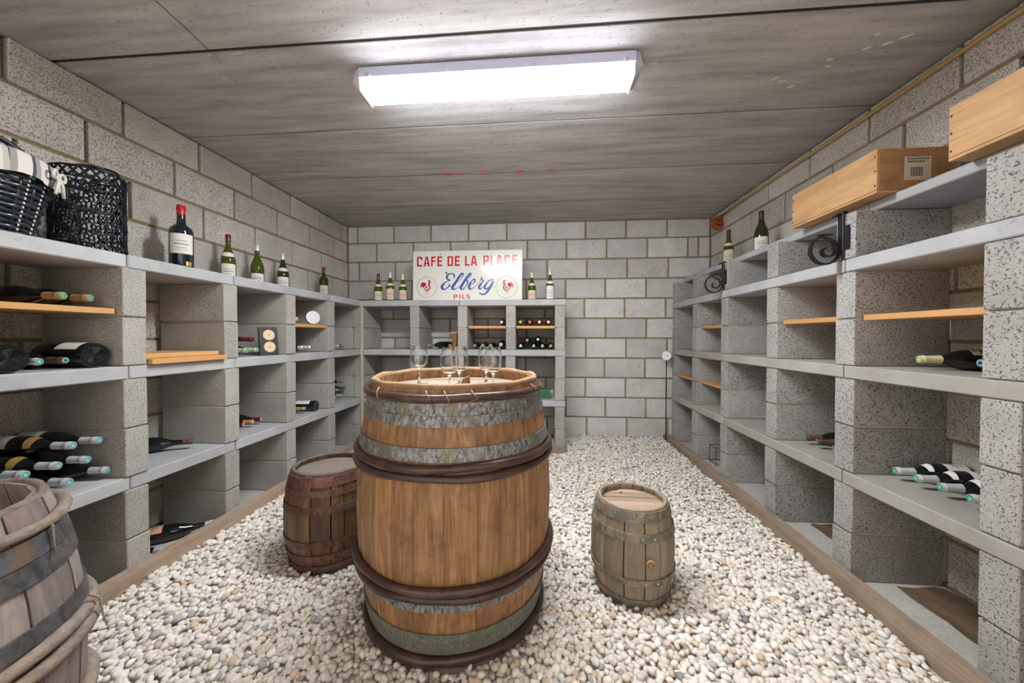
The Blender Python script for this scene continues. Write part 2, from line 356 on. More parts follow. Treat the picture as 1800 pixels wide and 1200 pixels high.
up = np.concatenate([np.zeros(len(ex)), np.full(ex.sum(), .009)])
keep = (px > gx0 + .004) & (px < gx1 - .006) & (py < gy1) & ~((px < .225) & (py > 3.105))
for bx, by, br_ in barrels: keep &= (px - bx) ** 2 + (py - by) ** 2 > br_ ** 2
px, py, up = px[keep], py[keep], up[keep]; n = len(px)
pz = gz(px, py) + up + rng.normal(0, .0035, n)
sa = rng.uniform(.0100, .0160, n); sb = sa * rng.uniform(.66, .92, n); sc_ = sa * rng.uniform(.48, .72, n)
def rots(n):
    yaw = rng.uniform(0, 2 * PI, n); t = rng.normal(0, .35, n); r = rng.normal(0, .35, n)
    cy, sy, ct, st, cr, sr = np.cos(yaw), np.sin(yaw), np.cos(t), np.sin(t), np.cos(r), np.sin(r)
    Rz = np.zeros((n, 3, 3)); Rz[:, 0, 0] = cy; Rz[:, 0, 1] = -sy; Rz[:, 1, 0] = sy; Rz[:, 1, 1] = cy; Rz[:, 2, 2] = 1
    Ry = np.zeros((n, 3, 3)); Ry[:, 0, 0] = ct; Ry[:, 0, 2] = st; Ry[:, 2, 0] = -st; Ry[:, 2, 2] = ct; Ry[:, 1, 1] = 1
    Rx = np.zeros((n, 3, 3)); Rx[:, 1, 1] = cr; Rx[:, 1, 2] = -sr; Rx[:, 2, 1] = sr; Rx[:, 2, 2] = cr; Rx[:, 0, 0] = 1
    return Rz @ Ry @ Rx
R3 = rots(n)
pal = np.array([(.78, .735, .68), (.82, .79, .75), (.74, .67, .59), (.85, .83, .80), (.68, .65, .63), (.43, .43, .45), (.26, .265, .28), (.66, .52, .39), (.76, .67, .61)])
pc = pal[rng.choice(len(pal), n, p=[.25, .21, .13, .18, .08, .04, .015, .035, .06])] * rng.uniform(.88, 1.06, (n, 1)) * np.array([1.0, .975, .94])
def ico(sub):
    import bmesh
    b = bmesh.new(); bmesh.ops.create_icosphere(b, subdivisions=sub, radius=1); b.verts.ensure_lookup_table()
    v = np.array([x.co[:] for x in b.verts]); f = np.array([[q.index for q in p.verts] for p in b.faces]); b.free(); return v, f
iv1, if1 = ico(2); iv0, if0 = ico(1)
pm, nt, b = nmat('pebbles'); at = nd(nt, 'ShaderNodeAttribute', attribute_name='pebble_colour')
nn = noise(nt, coords(nt, rnd=False), 260, 3); nt.links.new(mixc(nt, .22, at.outputs['Color'], mixc(nt, 1.0, at.outputs['Color'], nd(nt, 'ShaderNodeCombineColor', {0: nn, 1: nn, 2: nn}).outputs[0], 'MULTIPLY')), b.inputs['Base Color'])
b.inputs['Roughness'].default_value = .7; b.inputs['Specular IOR Level'].default_value = .3
def pebmesh(name, sets):
    V, F, K = [], [], []; o = 0
    for sel, iv, fi in sets:
        m = len(sel); loc = iv[None] * np.stack([sa[sel], sb[sel], sc_[sel]], 1)[:, None, :]
        loc = loc * (1 + .10 * np.sin(iv[None] * 2.3 + rng.uniform(0, 6, (m, 1, 3))))
        wv = np.einsum('nij,nkj->nki', R3[sel], loc) + np.stack([px[sel], py[sel], pz[sel]], 1)[:, None, :]
        V.append(wv.reshape(-1, 3)); F.append((fi[None] + (np.arange(m) * len(iv))[:, None, None] + o).reshape(-1, 3)); o += m * len(iv)
        K.append(np.repeat(pc[sel], len(iv), 0))
    V = np.concatenate(V); F = np.concatenate(F); K = np.concatenate(K)
    me = bpy.data.meshes.new(name); me.vertices.add(len(V)); me.vertices.foreach_set('co', V.ravel())
    me.loops.add(F.size); me.loops.foreach_set('vertex_index', F.ravel().astype(np.int32))
    me.polygons.add(len(F)); me.polygons.foreach_set('loop_start', np.arange(0, F.size, 3, dtype=np.int32))
    me.polygons.foreach_set('use_smooth', np.ones(len(F), dtype=bool)); me.update(calc_edges=True)
    ca = me.color_attributes.new('pebble_colour', 'FLOAT_COLOR', 'POINT'); ca.data.foreach_set('color', np.concatenate([K, np.ones((len(K), 1))], 1).astype(np.float32).ravel())
    me.materials.append(pm); return me
# the 300 that show largest become parts of their own
dd = py * math.cos(.0821) - px * math.sin(.0821); rr = px * math.cos(.0821) + py * math.sin(.0821)
vis = (dd > .3) & (np.abs(rr / dd) < 1.40) & (630 * (1.0276 - pz) / dd < 598) & ~((rr / dd < -1.18))
for bx, by, br_ in barrels: vis &= (px - bx) ** 2 + (py - by) ** 2 > (br_ + .07) ** 2
score = np.where(vis, (sa + sb) / dd + up * .3, -1); big = np.argsort(-score)[:300]
isbig = np.zeros(n, bool); isbig[big] = True
near = np.where(~isbig & (py < 2.1))[0]; far = np.where(~isbig & (py >= 2.1))[0]
grav = ob('gravel', pebmesh('gravel', [(near, iv1, if1), (far, iv0, if0)]), floor, kind='stuff', label='pale rounded gravel')
for i in big: ob('pebble', pebmesh('pebble', [(np.array([i]), iv1, if1)]), floor)
m = MB(); nx_, ny_ = 15, 10
for j in range(ny_ + 1):
    for i in range(nx_ + 1):
        x = gx0 + (gx1 - gx0) * i / nx_; y = Y0 + (gy1 - Y0) * j / ny_; m.v.append((x, y, float(gz(x, y)) - .007))
for j in range(ny_):
    for i in range(nx_): a = j * (nx_ + 1) + i; m.f.append((a, a + 1, a + nx_ + 2, a + nx_ + 1))
ob('gravel_bed', m.mesh('gravel_bed', plain('gravel_bed', (.50, .46, .42), .95, var=.3, bscale=80)), floor)

# timber curbs
def curb(name, pts_in, pts_out, zt, label):
    m = MB(); a, b_ = pts_in; c, d = pts_out
    m.hexa([(*a, -.04), (*b_, -.04), (*d, -.04), (*c, -.04)], [(*a, zt), (*b_, zt), (*d, zt), (*c, zt)])
    ob(name, m.mesh(name, M['curb']), kind='structure', label=label, cat='trim')
curb('trim_1', ((-1.588, Y0), (-1.604, 3.09)), ((-1.652, Y0), (-1.660, 3.09)), .092, 'brown timber edging along the left shelving')
curb('trim_2', ((1.205, Y0), (1.208, 3.66)), ((1.272, Y0), (1.274, 3.66)), .058, 'brown timber edging along the right shelving')
curb('trim_3', ((-1.604, 3.115), (.225, 3.115)), ((-1.604, 3.178), (.225, 3.178)), .055, 'brown timber edging in front of the back shelving')

# ------------------------------------------------------------------ block-and-slab shelving
ZS = [.455, .905, 1.355]; TH = .053
def thing(name, label, cat, loc=(0, 0, 0), rot=(0, 0, 0), group=None):
    return ob(name, None, None, loc, rot, label, cat, group)
pcache = {}
def pblock(parent, x0, x1, y0, y1, z0, z1, mat):
    L = tuple(round(v, 3) for v in (x1 - x0, y1 - y0, z1 - z0)) + (mat,)
    if L not in pcache:
        pcache[L] = MB().box(-L[0] / 2, L[0] / 2, -L[1] / 2, L[1] / 2, -L[2] / 2, L[2] / 2, .003).mesh('block', M[mat])
    j = lambda: random.uniform(-.002, .002)
    ob('block', pcache[L], parent, ((x0 + x1) / 2 + j(), (y0 + y1) / 2 + j(), (z0 + z1) / 2), (0, 0, random.uniform(-.006, .006)))
def pillar(parent, x0, x1, y0, y1, mat, levels=(0, 1, 2)):
    for l in levels:
        zb = (.004 if l == 0 else ZS[l - 1]); zt = ZS[l] - TH; h = (zt - zb) / 2
        for k in (0, 1): pblock(parent, x0, x1, y0, y1, zb + k * h + .003, zb + (k + 1) * h - .003, mat)
        # mortar bed between the two blocks and under the slab, set back from the face
        for zc in (zb + h, zt - .001, zb + .002):
            ob('mortar_bed', MB().box(x0 + .012, x1 - .012, y0 + .006, y1 - .006, zc - .005, zc + .005).mesh('mortar_bed', M['joint']), parent)
def slab(parent, x0, x1, y0, y1, zt, mat='slab', th=TH):
    ob('slab', MB().box(x0, x1, y0, y1, zt - th, zt, .004).mesh('slab', M[mat]), parent)

sl = thing('block_shelving', 'grey concrete block and slab shelving along the left wall', 'shelving', (-1.85, 2.0, 0)); OFF = sl.location.copy()
def child_fix(root):
    for c in root.children: c.location = Vector(c.location) - root.location
LP = [(.84, .93), (1.298, 1.384), (1.755, 1.841), (2.215, 2.301), (2.677, 2.764)]
for (a, b_) in LP: pillar(sl, -2.03, -1.661, a, b_, 'pillar')
pillar(sl, -2.03, -1.742, 3.196, 3.282, 'pillar')
for zt in ZS:
    for (a, b_) in ((.3, 1.318), (1.321, 1.822), (1.826, 2.728), (2.731, 3.192)): slab(sl, -2.05, -1.667 + random.uniform(-.004, .004), a, b_, zt)
child_fix(sl)

sbk = thing('block_shelving', 'low concrete block shelving across the back wall under the enamel sign', 'shelving', (-.7, 3.4, 0))
for (a, b_) in ((-1.74, -1.645), (-1.202, -1.116), (-.757, -.670), (-.318, -.232), (.121, .208)): pillar(sbk, a, b_, 3.193, 3.57, 'pillar')
for zt in ZS:
    for (a, b_) in ((-1.643, -.742), (-.739, .212)): slab(sbk, a, b_, 3.188, 3.66, zt)
ob('mortar_bed', MB().box(-1.664, -1.644, 3.182, 3.20, .004, 1.35).mesh('mortar_strip', M['joint']), sbk, label='pale vertical mortar strip in the corner')
child_fix(sbk)

sr = thing('block_shelving', 'rough porous concrete block shelving along the right wall', 'shelving', (1.47, 2.2, 0))
RP = [(.545, .635), (1.071, 1.163), (1.595, 1.69), (2.085, 2.176), (2.612, 2.70), (3.094, 3.19), (3.60, 3.662)]
for i, (a, b_) in enumerate(RP):
    pillar(sr, 1.29, 1.648, a, b_, 'porous')
    pblock(sr, 1.29, 1.648, a, b_, ZS[2] + .003, 1.548, 'porous')
for i, zt in enumerate(ZS):
    for (a, b_) in ((.3, 1.640), (1.646, 2.655), (2.659, 3.665)): slab(sr, 1.286, 1.648, a, b_, zt, 'slab' if i == 2 else 'slabtan')
for (a, b_) in ((.3, 1.635), (1.639, 2.66), (2.664, 3.60)): slab(sr, 1.372, 1.648, a, b_, 1.589, 'slab', .038)
child_fix(sr)

# loose boards
def board(x0, x1, y0, y1, z0, z1, label, mat='board', tilt=0):
    ob('wooden_board', MB().box(x0 - (x0 + x1) / 2, x1 - (x0 + x1) / 2, -(y1 - y0) / 2, (y1 - y0) / 2, 0, z1 - z0, .0015).mesh('wooden_board', M[mat]), None,
       ((x0 + x1) / 2, (y0 + y1) / 2, z0), (0, 0, tilt), label, 'board')
board(-2.02, -1.685, .935, 1.288, 1.113, 1.135, 'orange board holding two bottles at the left edge of the photo')
board(-2.00, -1.642, 1.388, 1.752, .906, .929, 'lower of two stacked boards on the left shelving')
board(-2.00, -1.682, 1.390, 1.742, .930, .950, 'upper of two stacked boards on the left shelving')
board(-2.00, -1.672, 2.304, 2.668, 1.090, 1.112, 'orange board under a round white disc in left shelving')
board(-.668, -.320, 3.245, 3.56, 1.098, 1.122, 'orange board in back shelving holding a single bottle', 'boardx')
board(-.230, .119, 3.245, 3.56, 1.098, 1.122, 'orange board in back shelving holding four bottles', 'boardx')
board(1.322, 1.64, 1.166, 1.592, 1.095, 1.118, 'longest orange board on the right, in the nearest bay')
board(1.322, 1.64, 1.693, 2.082, 1.095, 1.118, 'orange board in right shelving, second bay from camera, nothing under it')
board(1.322, 1.64, 2.703, 3.091, 1.092, 1.114, 'upper orange board in far bays of the right shelving')
board(1.322, 1.64, 2.703, 3.091, .640, .660, 'lower orange board in right shelving directly below another board')
board(1.322, 1.64, 3.193, 3.597, .640, .660, 'orange board in farthest bay of right shelving beside thermometer')

# ------------------------------------------------------------------ ceiling lamp
def lamp():
    t = thing('ceiling_lamp', 'long white fluorescent batten lamp on the ceiling', 'lamp', (-.205, 1.562, ZC))
    hw, L = .060, .607
    ob('housing', MB().box(-L + .02, L - .02, -.064, .064, -.050, -.002, .004).mesh('housing', M['housing']), t)
    def sect(y0, z0, y1, z1, x0, x1): return [(x0, y0, z0), (x1, y0, z0), (x1, y1, z1), (x0, y1, z1)]
    # diffuser: bright tray below, dimmer sides
    d = MB(); prof = [(-.058, -.083), (-.052, -.094), (-.03, -.099), (.03, -.099), (.052, -.094), (.058, -.083)]
    n_ = len(prof); xs = (-L + .03, L - .03)
    for x in xs: d.v += [(x, y, z) for y, z in prof]
    d.f += [(i, i + 1, n_ + i + 1, n_ + i) for i in range(n_ - 1)] + [(5, 0, n_, n_ + 5)] + [tuple(range(n_))[::-1], tuple(range(n_, 2 * n_))]
    df = ob('diffuser', d.mesh('diffuser', M['tube']), t, label='glowing white diffuser')
    for sg in (-1, 1):
        s_ = MB().hexa([(-L + .03, sg * .0585, -.0505), (L - .03, sg * .0585, -.0505), (L - .03, sg * .0635, -.0505), (-L + .03, sg * .0635, -.0505)],
                       [(-L + .03, sg * .0585, -.084), (L - .03, sg * .0585, -.084), (L - .03, sg * .061, -.084), (-L + .03, sg * .061, -.084)])
        ob('side_skirt', s_.mesh('side_skirt', M['tubeside']), t)
    for sg in (-1, 1):
        e = MB(); x0, x1 = sorted((sg * (L - .029), sg * (L + .006)))
        xo = sg * (L + .006); xi = sg * (L - .029)
        e.hexa([(xi, -.060, -.100), (xo - sg * .018, -.050, -.096), (xo - sg * .018, .050, -.096), (xi, .060, -.100)],
               [(xi, -.064, -.060), (xo, -.058, -.060), (xo, .058, -.060), (xi, .064, -.060)])
        e.hexa([(xi, -.062, -.060), (xo, -.056, -.060), (xo, .056, -.060), (xi, .062, -.060)],
               [(xi, -.056, -.002), (xo - sg * .01, -.05, -.002), (xo - sg * .01, .05, -.002), (xi, .056, -.002)])
        ob('end_cap', e.mesh('end_cap', M['clip']), t)
    for x in (-.54, -.20, .17, .545):
        for sg in (-1, 1):
            ob('clip', MB().box(x - .011, x + .011, sg * .069 - .004, sg * .069 + .004, -.080, -.035, .002).mesh('clip', M['clip']), t)
lamp()

# ------------------------------------------------------------------ barrels
def barrel(name, label, loc, H, Rh, Rb, nst, hoops, ms, mh, head_drop, rot=0, group=None, mats=None, th=.022, pw=2.0, headn=6, gapw=.0022, cham=.0012):
    t = thing(name, label, 'barrel', loc, (0, 0, rot), group)
    R = lambda z: Rh + (Rb - Rh) * (1 - abs((z - H / 2) / (H / 2)) ** pw)
    w_ = [random.uniform(.75, 1.3) for _ in range(nst)]; tot = sum(w_); a = 0; nz = 9
    for k in range(nst):
        da = 2 * PI * w_[k] / tot; gap = gapw / Rb; a0, a1 = a + gap, a + da - gap; am = (a0 + a1) / 2; a += da
        m = MB(); vs = []; dr = random.uniform(-.0016, .0016)
        for i in range(nz):
            z = H * i / (nz - 1); ro = R(z) + dr; ri = ro - th
            for an, r in ((a0, ri), (a0, ro - cham), (am, ro + .0004), (a1, ro - cham), (a1, ri)): vs.append((r * math.cos(an), r * math.sin(an), z))
        fs = []
        for i in range(nz - 1):
            for j in range(5):
                j2 = (j + 1) % 5; fs.append((i * 5 + j, (i + 1) * 5 + j, (i + 1) * 5 + j2, i * 5 + j2))
        fs += [(0, 1, 2, 3, 4), tuple((nz - 1) * 5 + j for j in (4, 3, 2, 1, 0))]
        m.add(vs, [f[::-1] for f in fs]); me = m.mesh('stave', ms[k % len(ms)] if isinstance(ms, list) else ms)
        ob('stave', me, t)
    # inner lining just below the chime so no light leaks, and head boards
    for zh, nb in ((H - head_drop, headn),) :
        r = R(zh) - th + .001
        for q in range(nb):
            y0 = -r + 2 * r * q / nb + .0007; y1 = -r + 2 * r * (q + 1) / nb - .0007
            pts = [(math.sqrt(max(0, r * r - y * y)), y) for y in np.linspace(y0, y1, 6)]
            pts += [(-x, y) for x, y in pts[::-1]]
            ob('head_board', MB().prism(pts, zh - .018, zh + random.uniform(-.0008, .0008)).mesh('head_board', mh), t)
    r = R(.03) - th; ob('bottom_head', MB().prism([(r * math.cos(q), r * math.sin(q)) for q in np.linspace(0, 2 * PI, 32, endpoint=False)], .025, .04).mesh('bottom_head', mh), t)
    for h in hoops:
        kind, z0, z1, mat = h[:4]
        if kind == 'band':
            n_ = 48; m = MB(); prof = []
            for i in range(4):
                z = z0 + (z1 - z0) * i / 3; prof.append((R(z) + .0042, z))
            prof = [(R(z0) - .001, z0)] + prof + [(R(z1) - .001, z1)]
            hp = ob('hoop', autosmooth(m.lathe(prof, n_).mesh('hoop', M[mat])), t)
            for sgn in h[4:]:                     # riveted lap at an angle
                for dz in (-.25, .25):
                    zc = (z0 + z1) / 2; rr = R(zc) + .006; an = sgn + dz * .045 / Rb * 2
                    rv = MB().lathe([(0, .003), (.003, .0022), (.0045, 0)], 8)
                    rv.xf(Matrix.Translation((rr * math.cos(an), rr * math.sin(an), zc)) @ Matrix.Rotation(an, 4, 'Z') @ Matrix.Rotation(PI / 2, 4, 'Y'))
                    ob('rivet', rv.mesh('rivet', M['chrome'] if mat == 'palehoop' else M[mat], True), hp)
        else:                                     # split chestnut withy, slightly irregular
            rt = (z1 - z0) / 2; zc = (z0 + z1) / 2; ph = random.uniform(0, 6)
            pts = []; rs = []
            for i in range(64):
                q = 2 * PI * i / 64; wv = .0022 * math.sin(3 * q + ph) + .0016 * math.sin(7 * q + 2 * ph)
                rr = R(zc) + rt * .55; pts.append((rr * math.cos(q), rr * math.sin(q), zc + wv)); rs.append(rt * (1 + .10 * math.sin(5 * q + ph) + .05 * math.sin(17 * q)))
            ob('withy_hoop', MB().tube(pts, rs, 8, True).mesh('withy_hoop', M[mat], True), t)
    return t, R

big, RB = barrel('wine_barrel', 'large orange-brown oak barrel in the middle, wine glasses on its top', (-.329, 1.372, .004), .868, .308, .361, 21,
    [('withy', .822, .850, 'withy'), ('band', .785, .822, 'galv'), ('band', .752, .784, 'galv'), ('band', .652, .692, 'galv', -PI / 2 + .6),
     ('withy', .620, .648, 'withy'), ('withy', .592, .618, 'withy'), ('withy', .262, .290, 'withy'), ('withy', .234, .260, 'withy'),
     ('band', .205, .238, 'galv'), ('band', .100, .130, 'galvgreen'), ('band', .060, .099, 'galvgreen'), ('withy', .022, .056, 'withy')],
    M['oak'], M['oaktop'], .038, rot=.12, headn=7, gapw=.0005, cham=.0006)
rim = [( .308 + .004, .8705)]
m = MB(); pts = [((.302) * math.cos(q), (.302) * math.sin(q), .868 + .0015 * math.sin(9 * q)) for q in np.linspace(0, 2 * PI, 72, endpoint=False)]
ob('chime_rim', m.tube(pts, [.0105 + .0015 * math.sin(11 * i * 2 * PI / 72) for i in range(72)], 6, True).mesh('chime_rim', M['oakin'], True), big)
# split-bark ties hanging from the top withy
for k, q in enumerate((-2.2, -1.62, -1.45, -1.2, -.45)):
    a = q - .12; L = random.uniform(.018, .04); r0 = .324
    p = [(r0 * math.cos(a), r0 * math.sin(a), .860), ((r0 + .012) * math.cos(a + .02), (r0 + .012) * math.sin(a + .02), .858 - L * .3),
         ((r0 + .016) * math.cos(a + .05), (r0 + .016) * math.sin(a + .05), .858 - L * .7), ((r0 + .012) * math.cos(a + random.uniform(-.05, .12)), (r0 + .012) * math.sin(a + .06), .858 - L)]
    ob('bark_tie', MB().tube(p, [.0018, .0016, .0012, .0006], 5).mesh('bark_tie', M['bark'], True), big)

dk, _ = barrel('wine_keg', 'small dark barrel with rusty hoops behind the large barrel', (-.985, 1.60, .006), .422, .160, .190, 18,
    [('band', .380, .418, 'rust'), ('band', .340, .366, 'rust'), ('band', .272, .300, 'rust'), ('band', .128, .154, 'rust'), ('band', .066, .094, 'rust'), ('band', .004, .044, 'rust')],
    M['darkoak'], M['darktop'], .018, rot=.4, th=.017, headn=4)
ob('chime_rim', MB().tube([(.1505 * math.cos(q), .1505 * math.sin(q), .424) for q in np.linspace(0, 2 * PI, 48, endpoint=False)], .0085, 6, True).mesh('chime_rim', M['charred'], True), dk)
pk, RPk = barrel('wine_keg', 'small weathered grey-brown keg with a bung, on gravel at right', (.372, 1.5, .006), .364, .136, .164, 15,
    [('band', .328, .364, 'palehoop'), ('band', .262, .290, 'palehoop', -1.42), ('band', .098, .124, 'palehoop', -1.35), ('band', .004, .040, 'palehoop')],
    M['paleoak'], M['paletop'], .022, rot=0, th=.015, headn=6)
ob('chime_rim', MB().tube([(.1285 * math.cos(q), .1285 * math.sin(q), .366) for q in np.linspace(0, 2 * PI, 48, endpoint=False)], .006, 6, True).mesh('chime_rim', M['paleoak'], True), pk)
an = -1.40; zb = .190
bg_ = MB().lathe([(0, .004), (.011, .004), (.013, .013), (.017, .012), (.018, -.004)], 16); bg_.xf(Matrix.Rotation(.3, 4, 'X'))
bg_.xf(Matrix.Translation(((RPk(zb) + .003) * math.cos(an), (RPk(zb) + .003) * math.sin(an), zb)) @ Matrix.Rotation(an, 4, 'Z') @ Matrix.Rotation(PI / 2, 4, 'Y'))
ob('bung', bg_.mesh('bung', M['oakin'], True), pk, label='pale wooden bung')
bg2 = MB().lathe([(0, .007), (.008, .006), (.010, 0)], 12); bg2.xf(Matrix.Translation((-.03, .085, .346)))
ob('bung', bg2.mesh('bung', M['bark'], True), pk, label='small bung in the keg head')
gk, _ = barrel('wine_barrel', 'old grey barrel with black hoops cut off at bottom left', (-1.235, .545, .0), .682, .215, .268, 18,
    [('withy', .628, .652, 'greywithy'), ('band', .582, .622, 'blackhoop'), ('band', .540, .580, 'blackhoop'), ('band', .428, .462, 'blackhoop'), ('withy', .398, .424, 'greywithy'), ('withy', .366, .396, 'greywithy'),
     ('withy', .288, .310, 'greywithy') if False else ('withy', .212, .240, 'greywithy'), ('withy', .184, .210, 'greywithy'), ('band', .14, .175, 'blackhoop'), ('band', .03, .09, 'blackhoop')],
    M['greyoak'], M['deephead'], .07, rot=.25, th=.026, headn=6)
ob('chime_rim', MB().tube([(.204 * math.cos(q), .204 * math.sin(q), .680 + .002 * math.sin(7 * q)) for q in np.linspace(0, 2 * PI, 56, endpoint=False)], .009, 7, True).mesh('chime_rim', M['greywithy'], True), gk)
for q, z in ((.25, .645), (.45, .44)):
    r0 = .228 if z > .6 else .278
    p = [(r0 * math.cos(q), r0 * math.sin(q), z), ((r0 + .015) * math.cos(q + .02), (r0 + .015) * math.sin(q + .02), z - .015), ((r0 + .02) * math.cos(q), (r0 + .02) * math.sin(q), z - .05), ((r0 + .03) * math.cos(q - .05), (r0 + .03) * math.sin(q - .05), z - .075)]
    ob('bark_tie', MB().tube(p, [.003, .003, .002, .001], 5).mesh('bark_tie', M['greywithy'], True), gk)

M['palemark'] = plain('pale_drip', (.50, .47, .44), .9)
for (x_, y_) in ((.934, 1.292), (1.015, 1.299), (1.2, 1.62), (1.28, 1.5), (1.22, 1.66), (1.30, 1.57), (1.36, 1.55), (1.40, 1.52), (1.15, 1.78), (1.09, 1.74), (-1.36, 1.42), (-1.25, 1.39), (-1.37, 1.39), (1.04, 1.72)):
    L_ = random.uniform(.008, .022); a_ = random.uniform(-.9, .1); w_ = random.uniform(.001, .0025); c_, s_ = math.cos(a_), math.sin(a_)
    P = [(x_ - L_ * c_, y_ - L_ * s_), (x_ - w_ * s_, y_ + w_ * c_), (x_ + L_ * c_, y_ + L_ * s_), (x_ + w_ * s_ * .6, y_ - w_ * c_ * .6)]
    ob('drip_mark', MB().prism(P, ZC - .0045, ZC + .008).mesh('drip_mark', M['palemark']), ceiling)
# wedge lying on the barrel head
ob('wood_chip', MB().hexa([(-.02, -.012, 0), (.022, -.012, 0), (.022, .012, 0), (-.02, .012, 0)], [(-.004, -.010, .032), (.018, -.010, .040), (.018, .010, .040), (-.004, .010, .032)]).mesh('wood_chip', M['oak']),
   None, (-.292, 1.345, .836), (0, 0, .3), 'small brown wooden wedge lying on the large barrel between glasses', 'wood')

# ------------------------------------------------------------------ wine glasses
def glassmesh(H, R, stem):
    zb = stem; Hb = H - stem
    out = [(.0, .0), (.034, .0), (.034, .0015), (.012, .004), (.0045, .010), (.0036, .03), (.0038, zb - .012), (.008, zb)]
    bowl = [(.6, .06), (.86, .20), (.98, .38), (1.0, .5), (.96, .68), (.86, .86), (.78, 1.0)]
    out += [(R * a, zb + Hb * b) for a, b in bowl]
    inn = [(R * a - .0011, zb + Hb * b) for a, b in bowl[::-1]] + [(R * .3, zb + Hb * .035), (0, zb + Hb * .02)]
    return MB().lathe(out + inn, 28)
g1 = autosmooth(glassmesh(.156, .035, .066).mesh('wine_glass', M['clear']), 50); g2 = autosmooth(glassmesh(.152, .034, .050).mesh('wine_glass', M['clear']), 50)
for (x, y, me, lab) in ((-.488, 1.400, g1, 'round-bowled wine glass standing alone, leftmost on the large barrel'), (-.338, 1.300, g2, 'nearest wine glass, in the middle of the barrel top'),
                       (-.326, 1.405, g2, 'wine glass half hidden behind the middle one on the barrel'), (-.226, 1.455, g2, 'rear glass of the pair at right on the barrel'),
                       (-.186, 1.375, g2, 'front glass of the pair at right on the barrel')):
    ob('wine_glass', me, None, (x, y, .8345), (0, 0, random.uniform(0, 3)), lab, 'wine glass', 'wine glasses on the barrel')

# ------------------------------------------------------------------ bottles
STY = {  # outline from base up: (radius fraction, height fraction)
 'burg': [(.0, .03), (.55, .012), (.80, .0), (.95, .004), (1, .02), (1, .42), (.97, .48), (.86, .55), (.66, .63), (.46, .70), (.37, .76), (.34, .84), (.33, .93), (.37, .935), (.37, .965), (.34, .97), (.33, 1.0), (0, 1.0)],
 'bord': [(.0, .03), (.55, .012), (.80, .0), (.95, .004), (1, .02), (1, .58), (.98, .62), (.88, .66), (.62, .695), (.44, .72), (.37, .76), (.35, .84), (.34, .93), (.38, .935), (.38, .965), (.35, .97), (.34, 1.0), (0, 1.0)],
}
def rad_at(st, f):
    p = STY[st][3:]
    for (r0, z0), (r1, z1) in zip(p[:-1], p[1:]):
        if z0 <= f <= z1 and z1 > z0: return r0 + (r1 - r0) * (f - z0) / (z1 - z0)
    return p[-2][0]
mcache = {}
def bmesh_part(key, fn):
    if key not in mcache: mcache[key] = fn()
    return mcache[key]
def body_mesh(st, H, R, glass, full):
    def f():
        out = [(r * R, z * H) for r, z in STY[st]]
        if not full:  # hollow glass: inner skin, so light passes through two walls
            inn = [(max(0, r * R - .003), z * H + (.004 if z < .1 else 0)) for r, z in STY[st][2:-1]][::-1]
            out = out[:-1] + inn + [(0, .03 * H + .004)]
        return autosmooth(MB().lathe(out, 24).mesh('glass_body', M[glass]), 50)
    return bmesh_part(('b', st, H, R, glass, full), f)
def sleeve(key, name, st, H, R, f0, f1, mat, a0=0, a1=2 * PI, off=.0006, top=False, n=5, scallop=0):
    def f():
        m = MB(); full = abs(a1 - a0) > 6.2; na = 20
        fr = [f0 + (f1 - f0) * i / (n - 1) for i in range(n)]
        if top: fr = sorted(set(fr + [.93, .935, .965, .97]))
        fr = [q for q in fr if f0 - 1e-9 <= q <= f1 + 1e-9]
        for i, q in enumerate(fr):
            for k in range(na + (0 if full else 1)):
                an = a0 + (a1 - a0) * k / na; r = rad_at(st, q) * R + off
                qq = q + (scallop * math.sin(PI * k / na) * (1 if i == len(fr) - 1 else (-1 if i == 0 else 0)) if scallop else 0)
                rr = rad_at(st, min(.999, qq)) * R + off if scallop else r
                m.v.append((rr * math.cos(an), rr * math.sin(an), qq * H))
        w_ = na if full else na + 1
        for i in range(len(fr) - 1):
            for k in range(na):
                k2 = (k + 1) % w_; m.f.append((i * w_ + k, i * w_ + k2, (i + 1) * w_ + k2, (i + 1) * w_ + k))
        if top:
            base = (len(fr) - 1) * w_; c = len(m.v); m.v.append((0, 0, f1 * H + .0004))
            for k in range(na): m.f.append((base + k, base + (k + 1) % w_, c))
        return autosmooth(m.mesh(name, M[mat]), 50)
    return bmesh_part(key, f)
def ring(R, r0, z, mat):
    def f():
        m = MB(); n_ = 16
        for k in range(n_):
            q = 2 * PI * k / n_; m.v += [(R * math.cos(q), R * math.sin(q), z), (r0 * math.cos(q), r0 * math.sin(q), z + .0006)]
        m.f += [(2 * k, 2 * ((k + 1) % n_), 2 * ((k + 1) % n_) + 1, 2 * k + 1) for k in range(n_)]
        if r0 == 0: pass
        return m.mesh('seal', M[mat])
    return bmesh_part(('s', R, r0, z, mat), f)
